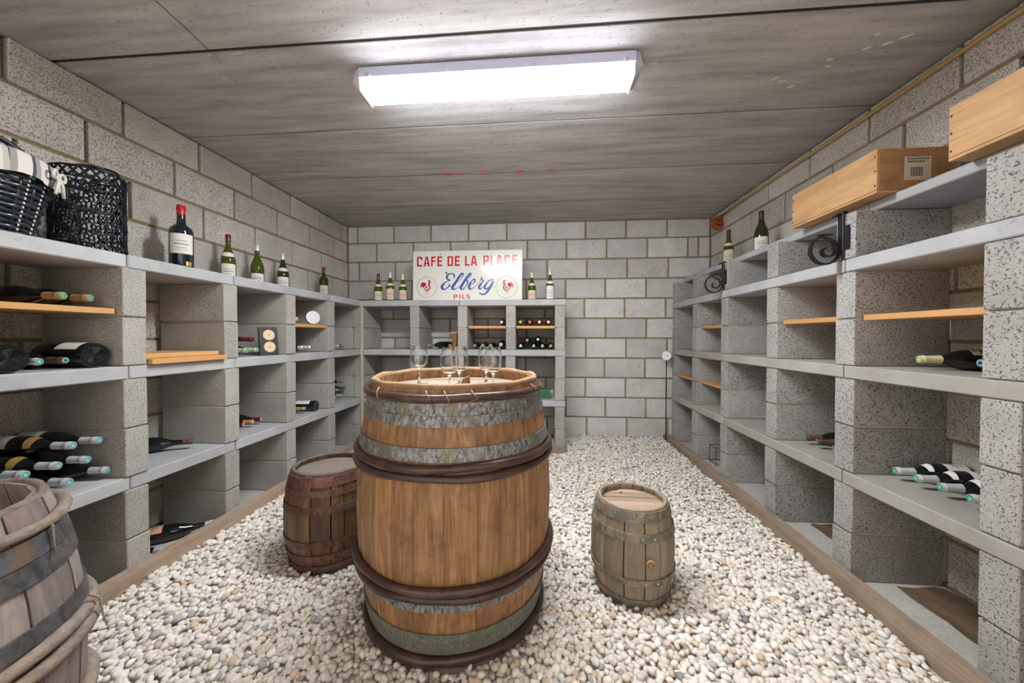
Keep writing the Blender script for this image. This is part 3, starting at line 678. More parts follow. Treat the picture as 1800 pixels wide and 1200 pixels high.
def bottle(label, loc, Mr, st='burg', H=.30, R=.040, glass='darkglass', cap='whitecap', lab=None, face=-PI / 2, necklab=None, seal=None, hollow=False, group=None, capf=.76, labf=(.08, .36), emb=None, name='wine_bottle'):
    t = thing(name, label, 'bottle', loc, (0, 0, 0), group)
    t.matrix_world = Matrix.Translation(loc) @ Mr
    ob('glass_body', body_mesh(st, H, R, glass, not hollow), t)
    if cap:
        c = ob('capsule', sleeve(('c', st, H, R, cap, capf), 'capsule', st, H, R, capf, 1.0, cap, off=.0009, top=True), t)
        if seal: ob('seal', ring(.34 * R * .92, .34 * R * .45, H + .0012, seal), c)
    if lab:
        l = ob('label', sleeve(('l', st, H, R, lab, face, labf), 'label', st, H, R, labf[0], labf[1], lab, face - 1.05, face + 1.05), t)
        # printed lines on the label
        def pr():
            m = MB(); rr = R + .0011
            for (zf, hw, th_) in ((.62, .45, .006), (.45, .6, .010), (.28, .4, .005), (.18, .5, .004)):
                z = H * (labf[0] + (labf[1] - labf[0]) * zf)
                for k in range(8):
                    q0 = face - hw + 2 * hw * k / 8; q1 = q0 + 2 * hw / 8 * .8; o = len(m.v)
                    m.v += [(rr * math.cos(q0), rr * math.sin(q0), z), (rr * math.cos(q1), rr * math.sin(q1), z), (rr * math.cos(q1), rr * math.sin(q1), z + th_ * .6), (rr * math.cos(q0), rr * math.sin(q0), z + th_ * .6)]
                    m.f.append((o, o + 1, o + 2, o + 3))
            return m.mesh('print', M['ink'])
        ob('print', bmesh_part(('p', st, H, R, lab, face, labf), pr), l)
    if necklab: ob('neck_label', sleeve(('n', st, H, R, necklab, face), 'neck_label', st, H, R, .545 if st == 'burg' else .64, .60 if st == 'burg' else .665, necklab, face - 1.1, face + 1.1, scallop=.018, off=.001, n=3), t)
    if emb: ob('seal_sticker', sleeve(('e', st, H, R, emb, face), 'seal_sticker', st, H, R, .10, .16, emb, face + .35, face + .85, off=.001, n=3), t)
    return t
I4 = Matrix.Identity(4)
def toward(x, y): return math.atan2(-y, -x)       # angle facing the camera side of the room
def stand(label, x, y, z, **k):
    k.setdefault('face', toward(x, y)); bottle(label, (x, y, z), I4, **k)
ZT = 1.3555
stand('tall blue-black magnum bottle with bright red cap and white label', -1.88, 1.735, ZT, st='bord', H=.352, R=.050, glass='blueglass', cap='brightred', lab='paper', labf=(.27, .56), emb='gold', capf=.86, group='bottles standing on top of the left shelving')
gl = 'bottles standing on top of the left shelving'
stand('green bottle with dark red cap, next to the magnum on left shelf', -1.93, 2.07, ZT, H=.296, R=.039, glass='green', hollow=True, cap='redcap', lab='paper', necklab='paper', capf=.86, labf=(.08, .38), group=gl)
stand('green bottle with white cap, white label and no neck label, left shelf', -1.93, 2.297, ZT, H=.290, R=.040, glass='green', hollow=True, cap='whitecap', lab='paper', capf=.86, labf=(.08, .32), group=gl)
stand('dark olive bottle with white cap and white neck label, left shelf', -1.93, 2.54, ZT, H=.287, R=.040, glass='olive', hollow=True, cap='whitecap', lab='paper', necklab='paper', capf=.84, labf=(.08, .38), group=gl)
stand('small dark bottle with red cap at far end of left shelf', -1.93, 3.045, ZT, st='bord', H=.282, R=.037, glass='olive', hollow=True, cap='redcap', lab='ivory', capf=.82, labf=(.10, .42), group=gl)
gb = 'bottles standing on the back shelving'
stand('green bottle with dark red cap, left of the enamel sign', -1.557, 3.32, ZT, H=.268, R=.038, glass='green', hollow=True, cap='redcap', lab='ivory', necklab='ivory', capf=.78, labf=(.05, .36), group=gb)
stand('tallest green bottle left of the sign, white cap and peach label', -1.439, 3.32, ZT, H=.282, R=.039, glass='green', hollow=True, cap='whitecap', lab='peach', necklab='ivory', capf=.80, labf=(.06, .42), group=gb)
stand('green bottle with pale yellow cap touching left edge of sign', -1.316, 3.32, ZT, H=.262, R=.038, glass='green', hollow=True, cap='creamcap', lab='peach', necklab='ivory', capf=.78, labf=(.06, .40), group=gb)
stand('green bottle with cream cap just right of the sign', -.09, 3.32, ZT, H=.258, R=.038, glass='green', hollow=True, cap='creamcap', lab='peach', necklab='ivory', capf=.82, labf=(.05, .36), group=gb)
stand('green bottle with white cap and white label at right end of back shelf', .077, 3.32, ZT, H=.288, R=.039, glass='green', hollow=True, cap='whitecap', lab='paper', necklab='paper', capf=.82, labf=(.05, .46), group=gb)
gr = 'bottles standing on top of the right shelving'
stand('green bottle with purple cap near clay sleeve on right shelf', 1.47, 2.97, 1.5895, H=.278, R=.039, glass='green', hollow=True, cap='purplecap', lab='ivory', necklab='peach', capf=.82, labf=(.06, .42), group=gr)
stand('dark olive bottle with purple cap beside the wooden crate', 1.47, 2.548, 1.5895, H=.280, R=.043, glass='olive', hollow=True, cap='purplecap', lab='paper', capf=.80, labf=(.06, .36), group=gr)

def lying(label, N, ang, H=.295, R=.037, roll=0.0, tilt=0.0, base_out=False, **k):
    """N = centre of the visible end; ang = direction (degrees, plan) in which that end points"""
    a = math.radians(ang); d = Vector((math.cos(a) * math.cos(tilt), math.sin(a) * math.cos(tilt), math.sin(tilt)))
    ax = -d if base_out else d; b0 = Vector(N) - d * H if not base_out else Vector(N)
    z = ax.normalized(); up = Vector((0, 0, 1)); x = up.cross(z).normalized(); y = z.cross(x)
    Mr = Matrix((x, y, z)).transposed().to_4x4()
    k.setdefault('face', PI / 2 + roll)            # local +y is upward
    k.setdefault('capf', .78)
    bottle(label, tuple(b0), Mr, H=H, R=R, **k)
g = 'bottles lying on the left shelving'
lying('upper-left lying bottle with tan neck on the orange board, left one', (-1.735, 1.168, 1.173), 4, cap='tancap', seal='seal', group=g)
lying('lying bottle with tan neck on orange board, beside the first pillar', (-1.735, 1.246, 1.173), 4, cap='tancap', seal='seal', group=g)
lying('big bottle lying base outward at far left on middle slab', (-1.70, 1.015, .9525), 0, H=.335, R=.046, st='bord', base_out=True, lab='paper', group=g)
lying('big bottle lying base outward beside the first left pillar', (-1.70, 1.237, .9535), 0, H=.335, R=.047, st='bord', base_out=True, lab='paper', group=g)
lying('bottle with brown neck lying between two bottle bases', (-1.715, 1.157, .9385), 0, R=.032, cap='browncap', seal='sealblue', group=g)
lying('bottle with green-ringed cap peeking beside a big bottle base', (-1.72, 1.093, .9385), 0, H=.27, R=.032, cap='whitecap', seal='seal', group=g)
gp = 'pile of white-capped bottles on the lower left slab'
for (lab, y, z, x, an) in (('right-hand bottle of bottom row in white-capped pile', 1.286, .4925, -1.72, 10), ('middle bottle of bottom row in white-capped pile', 1.166, .4925, -1.72, 4),
                       ('bottom-row pile bottle whose cap peeks over grey barrel', 1.075, .4925, -1.70, 6),
                       ('right-hand bottle of middle row in white-capped pile', 1.220, .556, -1.72, 6), ('middle-row pile bottle with gold sticker, left of centre', 1.137, .563, -1.72, 8),
                       ('leftmost white-capped pile bottle above the grey barrel rim', 1.055, .562, -1.72, 6),
                       ('top bottle of white-capped pile, nearest the pillar', 1.268, .616, -1.735, 8), ('top bottle of white-capped pile, left one', 1.182, .622, -1.725, 8)):
    lying(lab, (x, y, z), an, R=.0368, cap='whitecap', seal='sealblue', necklab='gold' if 'gold sticker' in lab or 'left one' in lab else None, lab='paper' if z > .6 else None, roll=.5, group=gp)
lying('green-sealed bottle lying alone behind the first left pillar, lower slab', (-1.762, 1.675, .493), 28, cap='browncap', seal='seal', capf=.86, group=g)
lying('bottle with salmon label lying on the floor under left shelving', (-1.72, 1.742, .043), 38, R=.040, cap='whitecap', capf=.88, lab='salmon', labf=(.1, .34), group=g)
lying('white-capped bottle on floor half hidden by the timber edging', (-1.725, 1.497, .042), 6, cap='whitecap', capf=.86, group=g)
lying('red-capped bottle lying on top behind the black plaque', (-1.755, 2.055, 1.005), 22, R=.036, cap='redcap', tilt=-.05, group=g)
lying('pale green-capped bottle behind the plaque, left one', (-1.72, 1.968, .943), 12, cap='palegreencap', seal='seal', group=g)
lying('pale green-capped bottle touching the black plaque', (-1.72, 2.046, .943), 12, cap='palegreencap', seal='seal', group=g)
lying('upper green-tipped bottle partly behind second left pillar', (-1.73, 1.895, 1.008), 2, R=.034, cap='palegreencap', seal='seal', group=g)
lying('dark red-capped bottle, rightmost of three on lower slab', (-1.805, 2.168, .49), 12, R=.034, H=.24, cap='redcap', seal='sealwhite', group=g)
lying('orange-capped bottle, middle of three on lower slab', (-1.80, 2.096, .49), 12, R=.034, H=.24, cap='orangecap', seal='sealwhite', group=g)
lying('red-capped bottle, leftmost of three behind the second pillar', (-1.80, 2.024, .49), 12, R=.034, H=.24, cap='redcap', seal='sealwhite', group=g)
lying('cream-capped bottle beside the round white disc', (-1.76, 2.462, 1.150), 14, cap='creamcap', group=g)
lying('green-sealed silver-capped bottle in fourth left bay, right one', (-1.735, 2.575, .943), 22, cap='whitecap', seal='seal', group=g)
lying('green-sealed silver-capped bottle in fourth left bay, left one', (-1.735, 2.488, .943), 22, cap='whitecap', seal='seal', group=g)
lying('dark bottle lying base outward behind the third left pillar', (-1.70, 2.342, .943), 0, base_out=True, group=g)
lying('bottle with white label lying base outward, fourth left bay', (-1.71, 2.600, .495), 8, R=.040, base_out=True, lab='paper', labf=(.14, .5), group=g)
lying('blue-tipped bottle beside a bottle base in fourth left bay', (-1.735, 2.505, .492), 14, R=.035, cap='tancap', seal='sealblue', group=g)
lying('dark bottle half behind the third left pillar, lower slab', (-1.73, 2.40, .492), 8, R=.035, cap='browncap', group=g)
lying('grey-blue-capped bottle in last left bay, middle slab', (-1.80, 3.142, .940), 18, R=.034, H=.25, cap='bluecap', group=g)
lying('white-tipped brown bottle in last left bay, middle slab', (-1.80, 3.05, .940), 14, R=.034, H=.25, glass='amber', cap='whitecap', group=g)
lying('topmost bottle in last left bay, grey tip', (-1.80, 3.125, .612), 10, R=.034, H=.24, cap='bluecap', group=g)
lying('right-hand middle-row bottle in last left bay, green tip', (-1.80, 3.152, .548), 6, R=.034, H=.24, cap='browncap', seal='seal', group=g)
lying('left-hand middle-row bottle in last left bay, pale tip', (-1.80, 3.03, .551), 4, R=.034, H=.24, cap='bluecap', seal='sealwhite', group=g)
lying('right-hand bottom-row bottle in last left bay, green cap', (-1.80, 3.105, .4895), 4, R=.034, H=.24, cap='palegreencap', seal='seal', group=g)
lying('left-hand bottom-row bottle in last left bay, green cap', (-1.80, 3.005, .4895), 4, R=.034, H=.24, cap='palegreencap', seal='seal', group=g)
# back shelving, necks towards the room
g = 'bottles lying in the back shelving'
def backb(lab, x, z, R=.034, y=3.262, H=.28, **k): lying(lab, (x, y, z), k.pop('ang', -90), H=H, R=R, group=g, **k)
lying('bottle with pale tip lying crosswise in back shelving', (-1.060, 3.30, .9415), 232, H=.26, R=.035, cap='bluecap', seal='sealwhite', group=g)
backb('gold-necked bottle beside the brown spool in back shelving', -.848, .941, cap='gold', ang=-100, glass='amber')
for lab, x, s_, gl_ in (('first of four dark bottles under the single-bottle board, teal tip', -.616, 'sealblue', 'darkglass'), ('second of four dark bottles under the single-bottle board', -.543, 'seal', 'darkglass'),
                   ('third of four dark bottles under the single-bottle board', -.470, 'seal', 'darkglass')):
    backb(lab, x, .9405, cap='palegreencap' if s_ == 'seal' else 'bluecap', seal=s_, glass=gl_, ang=-91)
backb('large bottle with red and white tip, right under single-bottle board', -.372, .951, R=.044, H=.29, cap='pinkseal', seal='sealwhite')
backb('single white-tipped bottle on its orange board, back shelving', -.365, 1.157, cap='whitecap', seal='sealwhite', glass='blueglass')
for lab, x, gs, cp, sl_ in (('amber bottle with green tip on back board, leftmost of four', -.193, 'amber', 'greenseal', 'greenseal'), ('red wine bottle with pink tip on back board', -.107, 'redwine', 'pinkseal', 'pinkseal'),
                      ('rust-red bottle with white tip, third on back board', -.020, 'rose', 'whitecap', 'sealwhite'), ('rust-red bottle with white tip at right end of back board', .062, 'rose', 'whitecap', 'sealwhite')):
    backb(lab, x, 1.1575, glass=gs, cap=cp, seal=sl_)
for lab, x, z, cp in (('bottom-left bottle of back cell pile, pale tip', -.190, .9405, 'whitecap'), ('bottom bottle of back cell pile with cream ring, second', -.071, .9405, 'palegreencap'),
                  ('bottom bottle of back cell pile, third, green tip', .008, .9405, 'palegreencap'), ('bottom-right bottle of back cell pile, orange tip', .083, .9405, 'tancap'),
                  ('upper-left bottle of back cell pile with pink tip', -.131, .992, 'pinkseal'), ('topmost tilted bottle of back cell pile, pale green tip', -.032, .999, 'palegreencap')):
    backb(lab, x, z, cap=cp, seal='sealwhite' if cp == 'whitecap' else None)
# right shelving
g = 'bottles lying on the right shelving'
lying('bottle with cream neck lying on middle slab of right shelving', (1.405, 1.458, .944), 168, H=.235, R=.0375, cap='creamcap', seal='greenseal', lab='ivory', labf=(.34, .44), capf=.74, group=g)
lying('green-tipped bottle mostly hidden by nearest right pillar', (1.405, 1.268, .944), 178, H=.235, R=.037, cap='redcap', seal='sealblue', group=g)
for lab, x, y in (('farthest of four white-capped bottles on right lower slab', 1.408, 1.545), ('second of four white-capped bottles on right lower slab', 1.412, 1.468),
                  ('third of four white-capped bottles on right lower slab', 1.416, 1.390), ('nearest white-capped bottle beside the front right pillar', 1.414, 1.298)):
    lying(lab, (x, y, .4935), 172, H=.235, R=.0375, cap='whitecap', seal='seal', lab='paper', necklab='paper', labf=(.06, .36), capf=.74, group=g)
for lab, x, y, c_ in (('farthest of three brown-necked bottles in right shelving', 1.40, 2.02, 'browncap'), ('middle of three brown-necked bottles in right shelving', 1.404, 1.945, 'browncap'), ('nearest of three brown-necked bottles in right shelving', 1.40, 1.835, 'browncap')):
    lying(lab, (x, y, .4925), 170, H=.235, R=.0365, cap=c_, seal='sealblue', capf=.70, group=g)

# ------------------------------------------------------------------ enamel sign
sg = thing('enamel_sign', 'cream enamel cafe sign with red and blue lettering on back shelf', 'sign', (-.693, 3.29, ZT), (-.026, 0, 0))
SW, SH = 1.030, .470
ob('panel', MB().box(-SW / 2, SW / 2, 0, .004, 0, SH, .0012).mesh('panel', M['enamel']), sg)
KX = SW / 1645.0
def sxy(x, y):        # drawing units of the sign -> local x, z
    return ((x - 870) * KX, (845 - (x - 50) * 20 / 1640 - y) * KX)
def flat(polys, name, mat, parent, y=-.0006, label=None):
    m = MB()
    for p in polys:
        pts = [sxy(*q) for q in p]; n_ = len(pts)
        ar = sum(pts[i][0] * pts[(i + 1) % n_][1] - pts[(i + 1) % n_][0] * pts[i][1] for i in range(n_))
        if ar < 0: pts = pts[::-1]
        m.add([(x, y, z) for x, z in pts], [tuple(range(n_))])
    return ob(name, m.mesh(name, M[mat]), parent, label=label)
s = .30
LET = {'C': [[(0, 0), (s, 0), (s, 1), (0, 1)], [(s, 0), (1, 0), (1, .17), (s, .17)], [(s, .83), (1, .83), (1, 1), (s, 1)], [(1 - s, .66), (1, .66), (1, .83), (1 - s, .83)]],
       'A': [[(0, 0), (.28, 0), (.52, 1), (.30, 1)], [(.72, 0), (1, 0), (.70, 1), (.45, 1)], [(.2, .22), (.8, .22), (.76, .37), (.24, .37)]],
       'F': [[(0, 0), (s + .04, 0), (s + .04, 1), (0, 1)], [(s, .83), (1, .83), (1, 1), (s, 1)], [(s, .45), (.95, .45), (.95, .61), (s, .61)]],
       'E': [[(0, 0), (s + .04, 0), (s + .04, 1), (0, 1)], [(s, .83), (1, .83), (1, 1), (s, 1)], [(s, .44), (.95, .44), (.95, .60), (s, .60)], [(s, 0), (1, 0), (1, .17), (s, .17)]],
       'D': [[(0, 0), (s, 0), (s, 1), (0, 1)], [(1 - s, .08), (.92, 0), (1, .1), (1, .9), (.92, 1), (1 - s, .92)], [(s, 0), (.92, 0), (1 - s, .15), (s, .15)], [(s, .85), (1 - s, .85), (.92, 1), (s, 1)]],
       'L': [[(0, 0), (s + .05, 0), (s + .05, 1), (0, 1)], [(s, 0), (1, 0), (1, .17), (s, .17)]],
       'P': [[(0, 0), (s, 0), (s, 1), (0, 1)], [(s, .83), (.95, .83), (.9, 1), (s, 1)], [(s, .36), (.9, .36), (.95, .52), (s, .52)], [(1 - s, .46), (.92, .36), (1, .46), (1, .9), (.92, 1), (1 - s, .9)]],
       'I': [[(0, 0), (1, 0), (1, 1), (0, 1)]],
       'S': [[(0, 0), (.9, 0), (1, .1), (1, .17), (0, .17)], [(.68, .1), (1, .1), (1, .5), (.68, .55)], [(.1, .42), (.95, .42), (.9, .58), (0, .58)], [(0, .5), (.32, .5), (.32, .9), (0, .9)], [(0, .83), (1, .83), (1, 1), (.1, 1), (0, .9)]]}
def word(items, label):
    polys = []
    for ch, x0, x1, yt, yb in items:
        for p in LET[ch]: polys.append([(x0 + (x1 - x0) * a, yb + (yt - yb) * b_) for a, b_ in p])
    return polys
def row(ch, x0, x1): yo = (x0 - 110) * 24 / 1500; return (ch, x0, x1, 176 - yo, 323 - yo * .9)
ca = word([row('C', 108, 190), row('A', 212, 305), row('F', 326, 395), row('E', 420, 495)], '') + [[(452, 155), (470, 128), (480, 135), (466, 158)]]
flat(ca, 'lettering', 'signred', sg, label='red word CAFÉ')
flat(word([row('D', 575, 660), row('E', 686, 760)], ''), 'lettering', 'signred', sg, label='red word DE')
flat(word([row('L', 840, 912), row('A', 928, 1022)], ''), 'lettering', 'signred', sg, label='red word LA')
flat(word([row('P', 1115, 1198), row('L', 1222, 1290), row('A', 1308, 1405), row('C', 1430, 1510), row('E', 1543, 1620)], ''), 'lettering', 'signred', sg, label='red word PLACE')
flat(word([('P', 672, 728, 740, 805), ('I', 756, 772, 740, 805), ('L', 800, 846, 739, 804), ('S', 868, 918, 738, 803)], ''), 'lettering', 'signred', sg, label='red word PILS')
def smooth_line(P, n=8):
    out = []
    for i in range(len(P) - 1):
        p0, p1, p2, p3 = P[max(0, i - 1)], P[i], P[i + 1], P[min(len(P) - 1, i + 2)]
        for k in range(n):
            t = k / n
            out.append(tuple(.5 * (2 * b_ + (c - a) * t + (2 * a - 5 * b_ + 4 * c - d) * t * t + (3 * b_ - a - 3 * c + d) * t ** 3) for a, b_, c, d in zip(p0, p1, p2, p3)))
    return out + [P[-1]]
def brush(P):
    L = smooth_line(P); quads = []; prev = None
    for i, (x, y, w_) in enumerate(L):
        a = L[max(0, i - 1)]; b_ = L[min(len(L) - 1, i + 1)]; dx, dy = b_[0] - a[0], b_[1] - a[1]; l = math.hypot(dx, dy) or 1
        q = ((x - dy / l * w_ / 2, y + dx / l * w_ / 2), (x + dy / l * w_ / 2, y - dx / l * w_ / 2))
        if prev: quads.append([prev[0], prev[1], q[1], q[0]])
        prev = q
    return quads
strokes = [
 [(668, 500, 8), (682, 470, 22), (668, 438, 20), (630, 428, 16), (585, 445, 26), (566, 482, 32), (584, 515, 24), (622, 528, 12), (606, 534, 12), (550, 556, 14), (505, 598, 34), (494, 640, 40), (522, 664, 26), (562, 652, 14), (600, 618, 22), (616, 588, 24)],
 [(648, 610, 10), (700, 578, 8), (760, 520, 8), (805, 462, 14), (812, 428, 20), (788, 434, 24), (745, 488, 32), (690, 575, 36), (650, 636, 42), (672, 664, 24), (724, 645, 9), (786, 606, 8)],
 [(770, 610, 8), (830, 565, 8), (890, 500, 10), (928, 446, 18), (926, 424, 20), (900, 444, 26), (850, 515, 32), (800, 596, 36), (778, 640, 38), (796, 664, 22), (832, 646, 12), (868, 592, 14), (882, 545, 20), (872, 532, 14), (884, 556, 8), (918, 580, 8)],
 [(905, 606, 8), (958, 582, 10), (992, 542, 20), (984, 514, 24), (950, 532, 16), (912, 590, 32), (904, 640, 36), (930, 660, 20), (980, 632, 8), (1040, 578, 7), (1076, 530, 9)],
 [(1074, 535, 12), (1090, 500, 18), (1092, 476, 10), (1094, 510, 16), (1118, 540, 22), (1098, 560, 18), (1064, 610, 34), (1056, 644, 34), (1076, 660, 18), (1108, 636, 9), (1146, 588, 8)],
 [(1268, 526, 12), (1232, 520, 14), (1190, 546, 16), (1146, 604, 28), (1140, 646, 30), (1164, 656, 20), (1206, 624, 12), (1252, 568, 14), (1268, 542, 18)],
 [(1268, 542, 22), (1232, 610, 34), (1196, 670, 34), (1152, 722, 28), (1106, 738, 22), (1066, 722, 20), (1058, 712, 10)]]
for st_ in strokes: flat(brush(st_), 'script_letter', 'signblue', sg, y=-.0006 - .0001 * strokes.index(st_), label='blue script stroke of the word Elberg')
def logo(cx, cy, R_, mir):
    t_ = [(cx + R_ * math.sin(2 * PI * k / 8), cy - R_ * 1.04 * math.cos(2 * PI * k / 8)) for k in range(8)]
    ti = [(cx + (R_ - 5) * math.sin(2 * PI * k / 8), cy - (R_ - 5) * 1.04 * math.cos(2 * PI * k / 8)) for k in range(8)]
    flat([[t_[k], t_[(k + 1) % 8], ti[(k + 1) % 8], ti[k]] for k in range(8)], 'octagon_outline', 'signline', sg)
    q = .643
    f = lambda x, y: (cx + mir * (x - 410) * q, cy + (y - 850) * q)
    body = [(440, 795), (435, 775), (448, 745), (448, 718), (430, 712), (432, 698), (455, 682), (488, 690), (500, 715), (492, 742), (503, 772), (484, 768), (474, 790), (490, 822), (497, 862), (482, 905), (446, 930), (405, 938), (368, 925), (340, 895), (322, 862), (306, 836), (318, 800), (350, 760), (385, 770), (398, 800)]
    tail = [(306, 840), (285, 822), (278, 880), (264, 870), (254, 815), (268, 765), (300, 738), (345, 738), (378, 756), (392, 790), (360, 830)]
    rb = flat([[f(*p) for p in body], [f(*p) for p in tail], [f(*p) for p in [(372, 925), (392, 935), (388, 962), (374, 962)]], [f(*p) for p in [(412, 935), (436, 930), (432, 962), (416, 962)]]], 'rooster', 'signred', sg, label='red rooster emblem')
    flat([[f(405 + 56 * math.cos(2 * PI * k / 20), 858 + 56 * math.sin(2 * PI * k / 20)) for k in range(20)]], 'rooster_disc', 'signwhite', sg, y=-.0010)
    kf = lambda x, y: (cx + (x - 5 * mir) * q, cy + (y + 8) * q)
    flat([[kf(-35, -35), (kf(-14, -35)), kf(-14, 35), kf(-35, 35)], [kf(-14, -6), kf(14, -35), kf(38, -35), kf(-4, 12)], [kf(-4, -6), kf(8, -8), kf(40, 35), kf(14, 35), kf(-10, 4)]], 'rooster_letter', 'signblue', sg, y=-.0014, label='blue letter K')
    flat([[f(379, 960), f(384, 960), f(382, 1005), f(376, 1005)], [f(358, 1008), f(400, 1002), f(400, 1007), f(358, 1014)], [f(424, 960), f(429, 960), f(434, 1010), f(428, 1010)], [f(412, 1012), f(458, 1006), f(458, 1012), f(412, 1020)]], 'rooster_legs', 'browncap', sg)
logo(263, 633, 160, 1); logo(1463, 628, 166, -1)
flat([[(545, 410), (556, 398), (574, 408), (570, 428), (545, 440)]], 'rust_spot', 'browncap', sg)
flat([[(565, 838), (600, 826), (640, 822), (610, 836)]], 'rust_chip', 'rod', sg)
for x in (220, 1535):
    px_, pz_ = sxy(x, 85); ob('hanging_wire', MB().tube([(px_ - .006, .002, SH - .004), (px_, .002, SH + .014), (px_ + .006, .002, SH - .004)], .0016, 5).mesh('hanging_wire', M['iron']), sg)

# ------------------------------------------------------------------ crates on the right
def crate(label, x0, x1, y0, y1, z0, h, paper=False):
    t = thing('wooden_crate', label, 'crate', ((x0 + x1) / 2, (y0 + y1) / 2, z0)); a, b_ = (x1 - x0) / 2, (y1 - y0) / 2; th = .011
    ob('base_board', MB().box(-a, a, -b_, b_, 0, .010, .001).mesh('base_board', M['pine']), t)
    for sx in (-1, 1): ob('side_board', MB().box(*sorted((sx * a, sx * (a - th))), -b_, b_, .0115, h, .0012).mesh('side_board', M['pine']), t)
    for sy in (-1, 1): ob('end_board', MB().box(-a + th, a - th, *sorted((sy * b_, sy * (b_ - .014))), .0115, h - .002, .0012).mesh('end_board', M['pineend']), t)
    ob('lid_board', MB().box(-a + th, a - th, -b_ + .015, b_ - .015, h - .018, h - .008, .001).mesh('lid_board', M['pine']), t)
    for sy in (-1, 1):
        for z in (.03, h / 2, h - .03):
            nl = MB().lathe([(0, .0008), (.0035, .0006), (.004, 0)], 8); nl.xf(Matrix.Translation((-a, sy * (b_ - .007), z)) @ Matrix.Rotation(-PI / 2, 4, 'Y'))
            ob('nail', nl.mesh('nail', M['rod']), t)
    if paper:
        y = -b_ - .0006; lb = ob('paper_label', MB().box(-.05, .045, y - .0004, y + .0004, .045, .135).mesh('paper_label', M['ivory']), t, label='printed paper label with barcode')
        m = MB()
        for zz, w_ in ((.124, .04), (.113, .032)):
            for k in range(9): m.box(-.04 + k * w_ * 2 / 9, -.04 + (k + .75) * w_ * 2 / 9, y - .0012, y - .0004, zz, zz + .006)
        x = -.028
        for wd in (.003, .0015, .004, .002, .003, .0015, .0045, .002, .003): m.box(x, x + wd, y - .0012, y - .0004, .060, .095); x += wd + .0022
        ob('print', m.mesh('print', M['ink']), lb)
crate('pine wine crate with a paper label on its dark end', 1.302, 1.60, 1.520, 1.992, 1.5895, .172, True)
crate('pine wine crate cut off at the right edge of the photo', 1.302, 1.60, .78, 1.272, 1.5895, .172)

# ------------------------------------------------------------------ wrought iron scroll brackets on right pillars
def bracket(label, y, z0, sc):
    t = thing('scroll_bracket', label, 'bracket', (1.2855, y, z0), (0, 0, 0), 'wrought iron scroll brackets')
    def strap(P, w_, th, name):
        m = MB()
        L = [Vector(p) for p in P]
        for i, p in enumerate(L):
            a = L[max(0, i - 1)]; b_ = L[min(len(L) - 1, i + 1)]; d = (b_ - a).normalized(); nrm = Vector((-d.y, d.x))
            for sy, so in ((-1, -1), (1, -1), (1, 1), (-1, 1)): q = p + nrm * so * th / 2; m.v.append((q.x * sc, sy * w_ / 2, q.y * sc))
        for i in range(len(L) - 1):
            for k in range(4): m.f.append((i * 4 + k, i * 4 + (k + 1) % 4, (i + 1) * 4 + (k + 1) % 4, (i + 1) * 4 + k))
        m.f += [(3, 2, 1, 0), tuple((len(L) - 1) * 4 + k for k in range(4))]
        ob(name, autosmooth(m.mesh(name, M['iron']), 50), t)
    # upright with a curled top, running down into a J and a scroll towards the room
    P = [(-.028, .196), (-.022, .206), (-.010, .208), (-.004, .198), (-.003, .17), (-.003, .11), (-.006, .075)]
    cx, cz_, r = -.066, .052, .062
    for k in range(13):
        q = math.radians(10 - k * 22); P.append((cx + r * math.cos(q), cz_ + r * math.sin(q)))
    for k in range(12):
        q = math.radians(10 - 13 * 22 - k * 30); rr = r * (1 - .068 * (k + 1)); P.append((cx + .006 + rr * math.cos(q) * .85, cz_ + rr * math.sin(q) * .85))
    strap([(a, b_) for a, b_ in P], .020, .006, 'scroll')
    m = MB().prism([(-.016, -.0), (.016, -.0), (.016, .085), (.012, .10), (-.012, .10), (-.016, .085)], -.003, .003)
    m.xf(Matrix.Translation((-.002, -.030, .048)) @ Matrix.Rotation(PI / 2, 4, 'Z') @ Matrix.Rotation(PI / 2, 4, 'X'))
    ob('wall_plate', m.mesh('wall_plate', M['iron']), t)
    P = [(0.010, .206), (.004, .215), (-.004, .213), (-.006, .20), (-.004, .14), (-.004, .06), (-.004, .01)]
    m = MB().tube([(a * sc, -.016, b_ * sc) for a, b_ in P], .005, 6); ob('tail_strap', m.mesh('tail_strap', M['iron'], True), t)
    top = MB().prism([(-.028, -.010), (.0, -.014), (.028, -.010), (.028, .010), (.0, .014), (-.028, .010)], -.0025, .0025); top.xf(Matrix.Translation((-.068 * sc, 0, .119 * sc)))
    ob('top_tongue', top.mesh('top_tongue', M['iron']), t)
bracket('large wrought iron scroll bracket on pillar under the labelled crate', 1.662, 1.350, .98)
bracket('smaller-looking wrought iron scroll bracket below the green bottle', 2.668, 1.350, .96)

# ------------------------------------------------------------------ conduit, clay sleeve, thermometer, wire rack
ob('wall_conduit', MB().tube([(1.636, -.5, 2.140), (1.634, 1.37, 2.145), (1.634, 2.0, 2.139), (1.634, 2.8, 2.142), (1.632, 3.46, 2.130)], .0095, 10).mesh('wall_conduit', M['conduit'], True), None, label='yellow conduit pipe along top of right wall', cat='pipe')
cl = thing('clay_sleeve', 'red terracotta sleeve on the wall at the conduit end', 'clay pipe', (1.648, 3.44, 2.06))
m = MB().lathe([(.030, -.022), (.060, -.02), (.060, .02), (.030, .022)], 20, True); m.xf(Matrix.Translation((-.045, 0, .005)) @ Matrix.Rotation(.2, 4, 'Z') @ Matrix.Rotation(PI / 2, 4, 'X'))
ob('clay_ring', autosmooth(m.mesh('clay_ring', M['terra'])), cl)
m = MB().hexa([(-.06, -.03, -.005), (.0, -.03, -.02), (.0, .03, -.02), (-.06, .03, -.005)], [(-.06, -.03, .01), (.0, -.03, .0), (.0, .03, .0), (-.06, .03, .01)]); ob('clay_web', m.mesh('clay_web', M['terra']), cl)
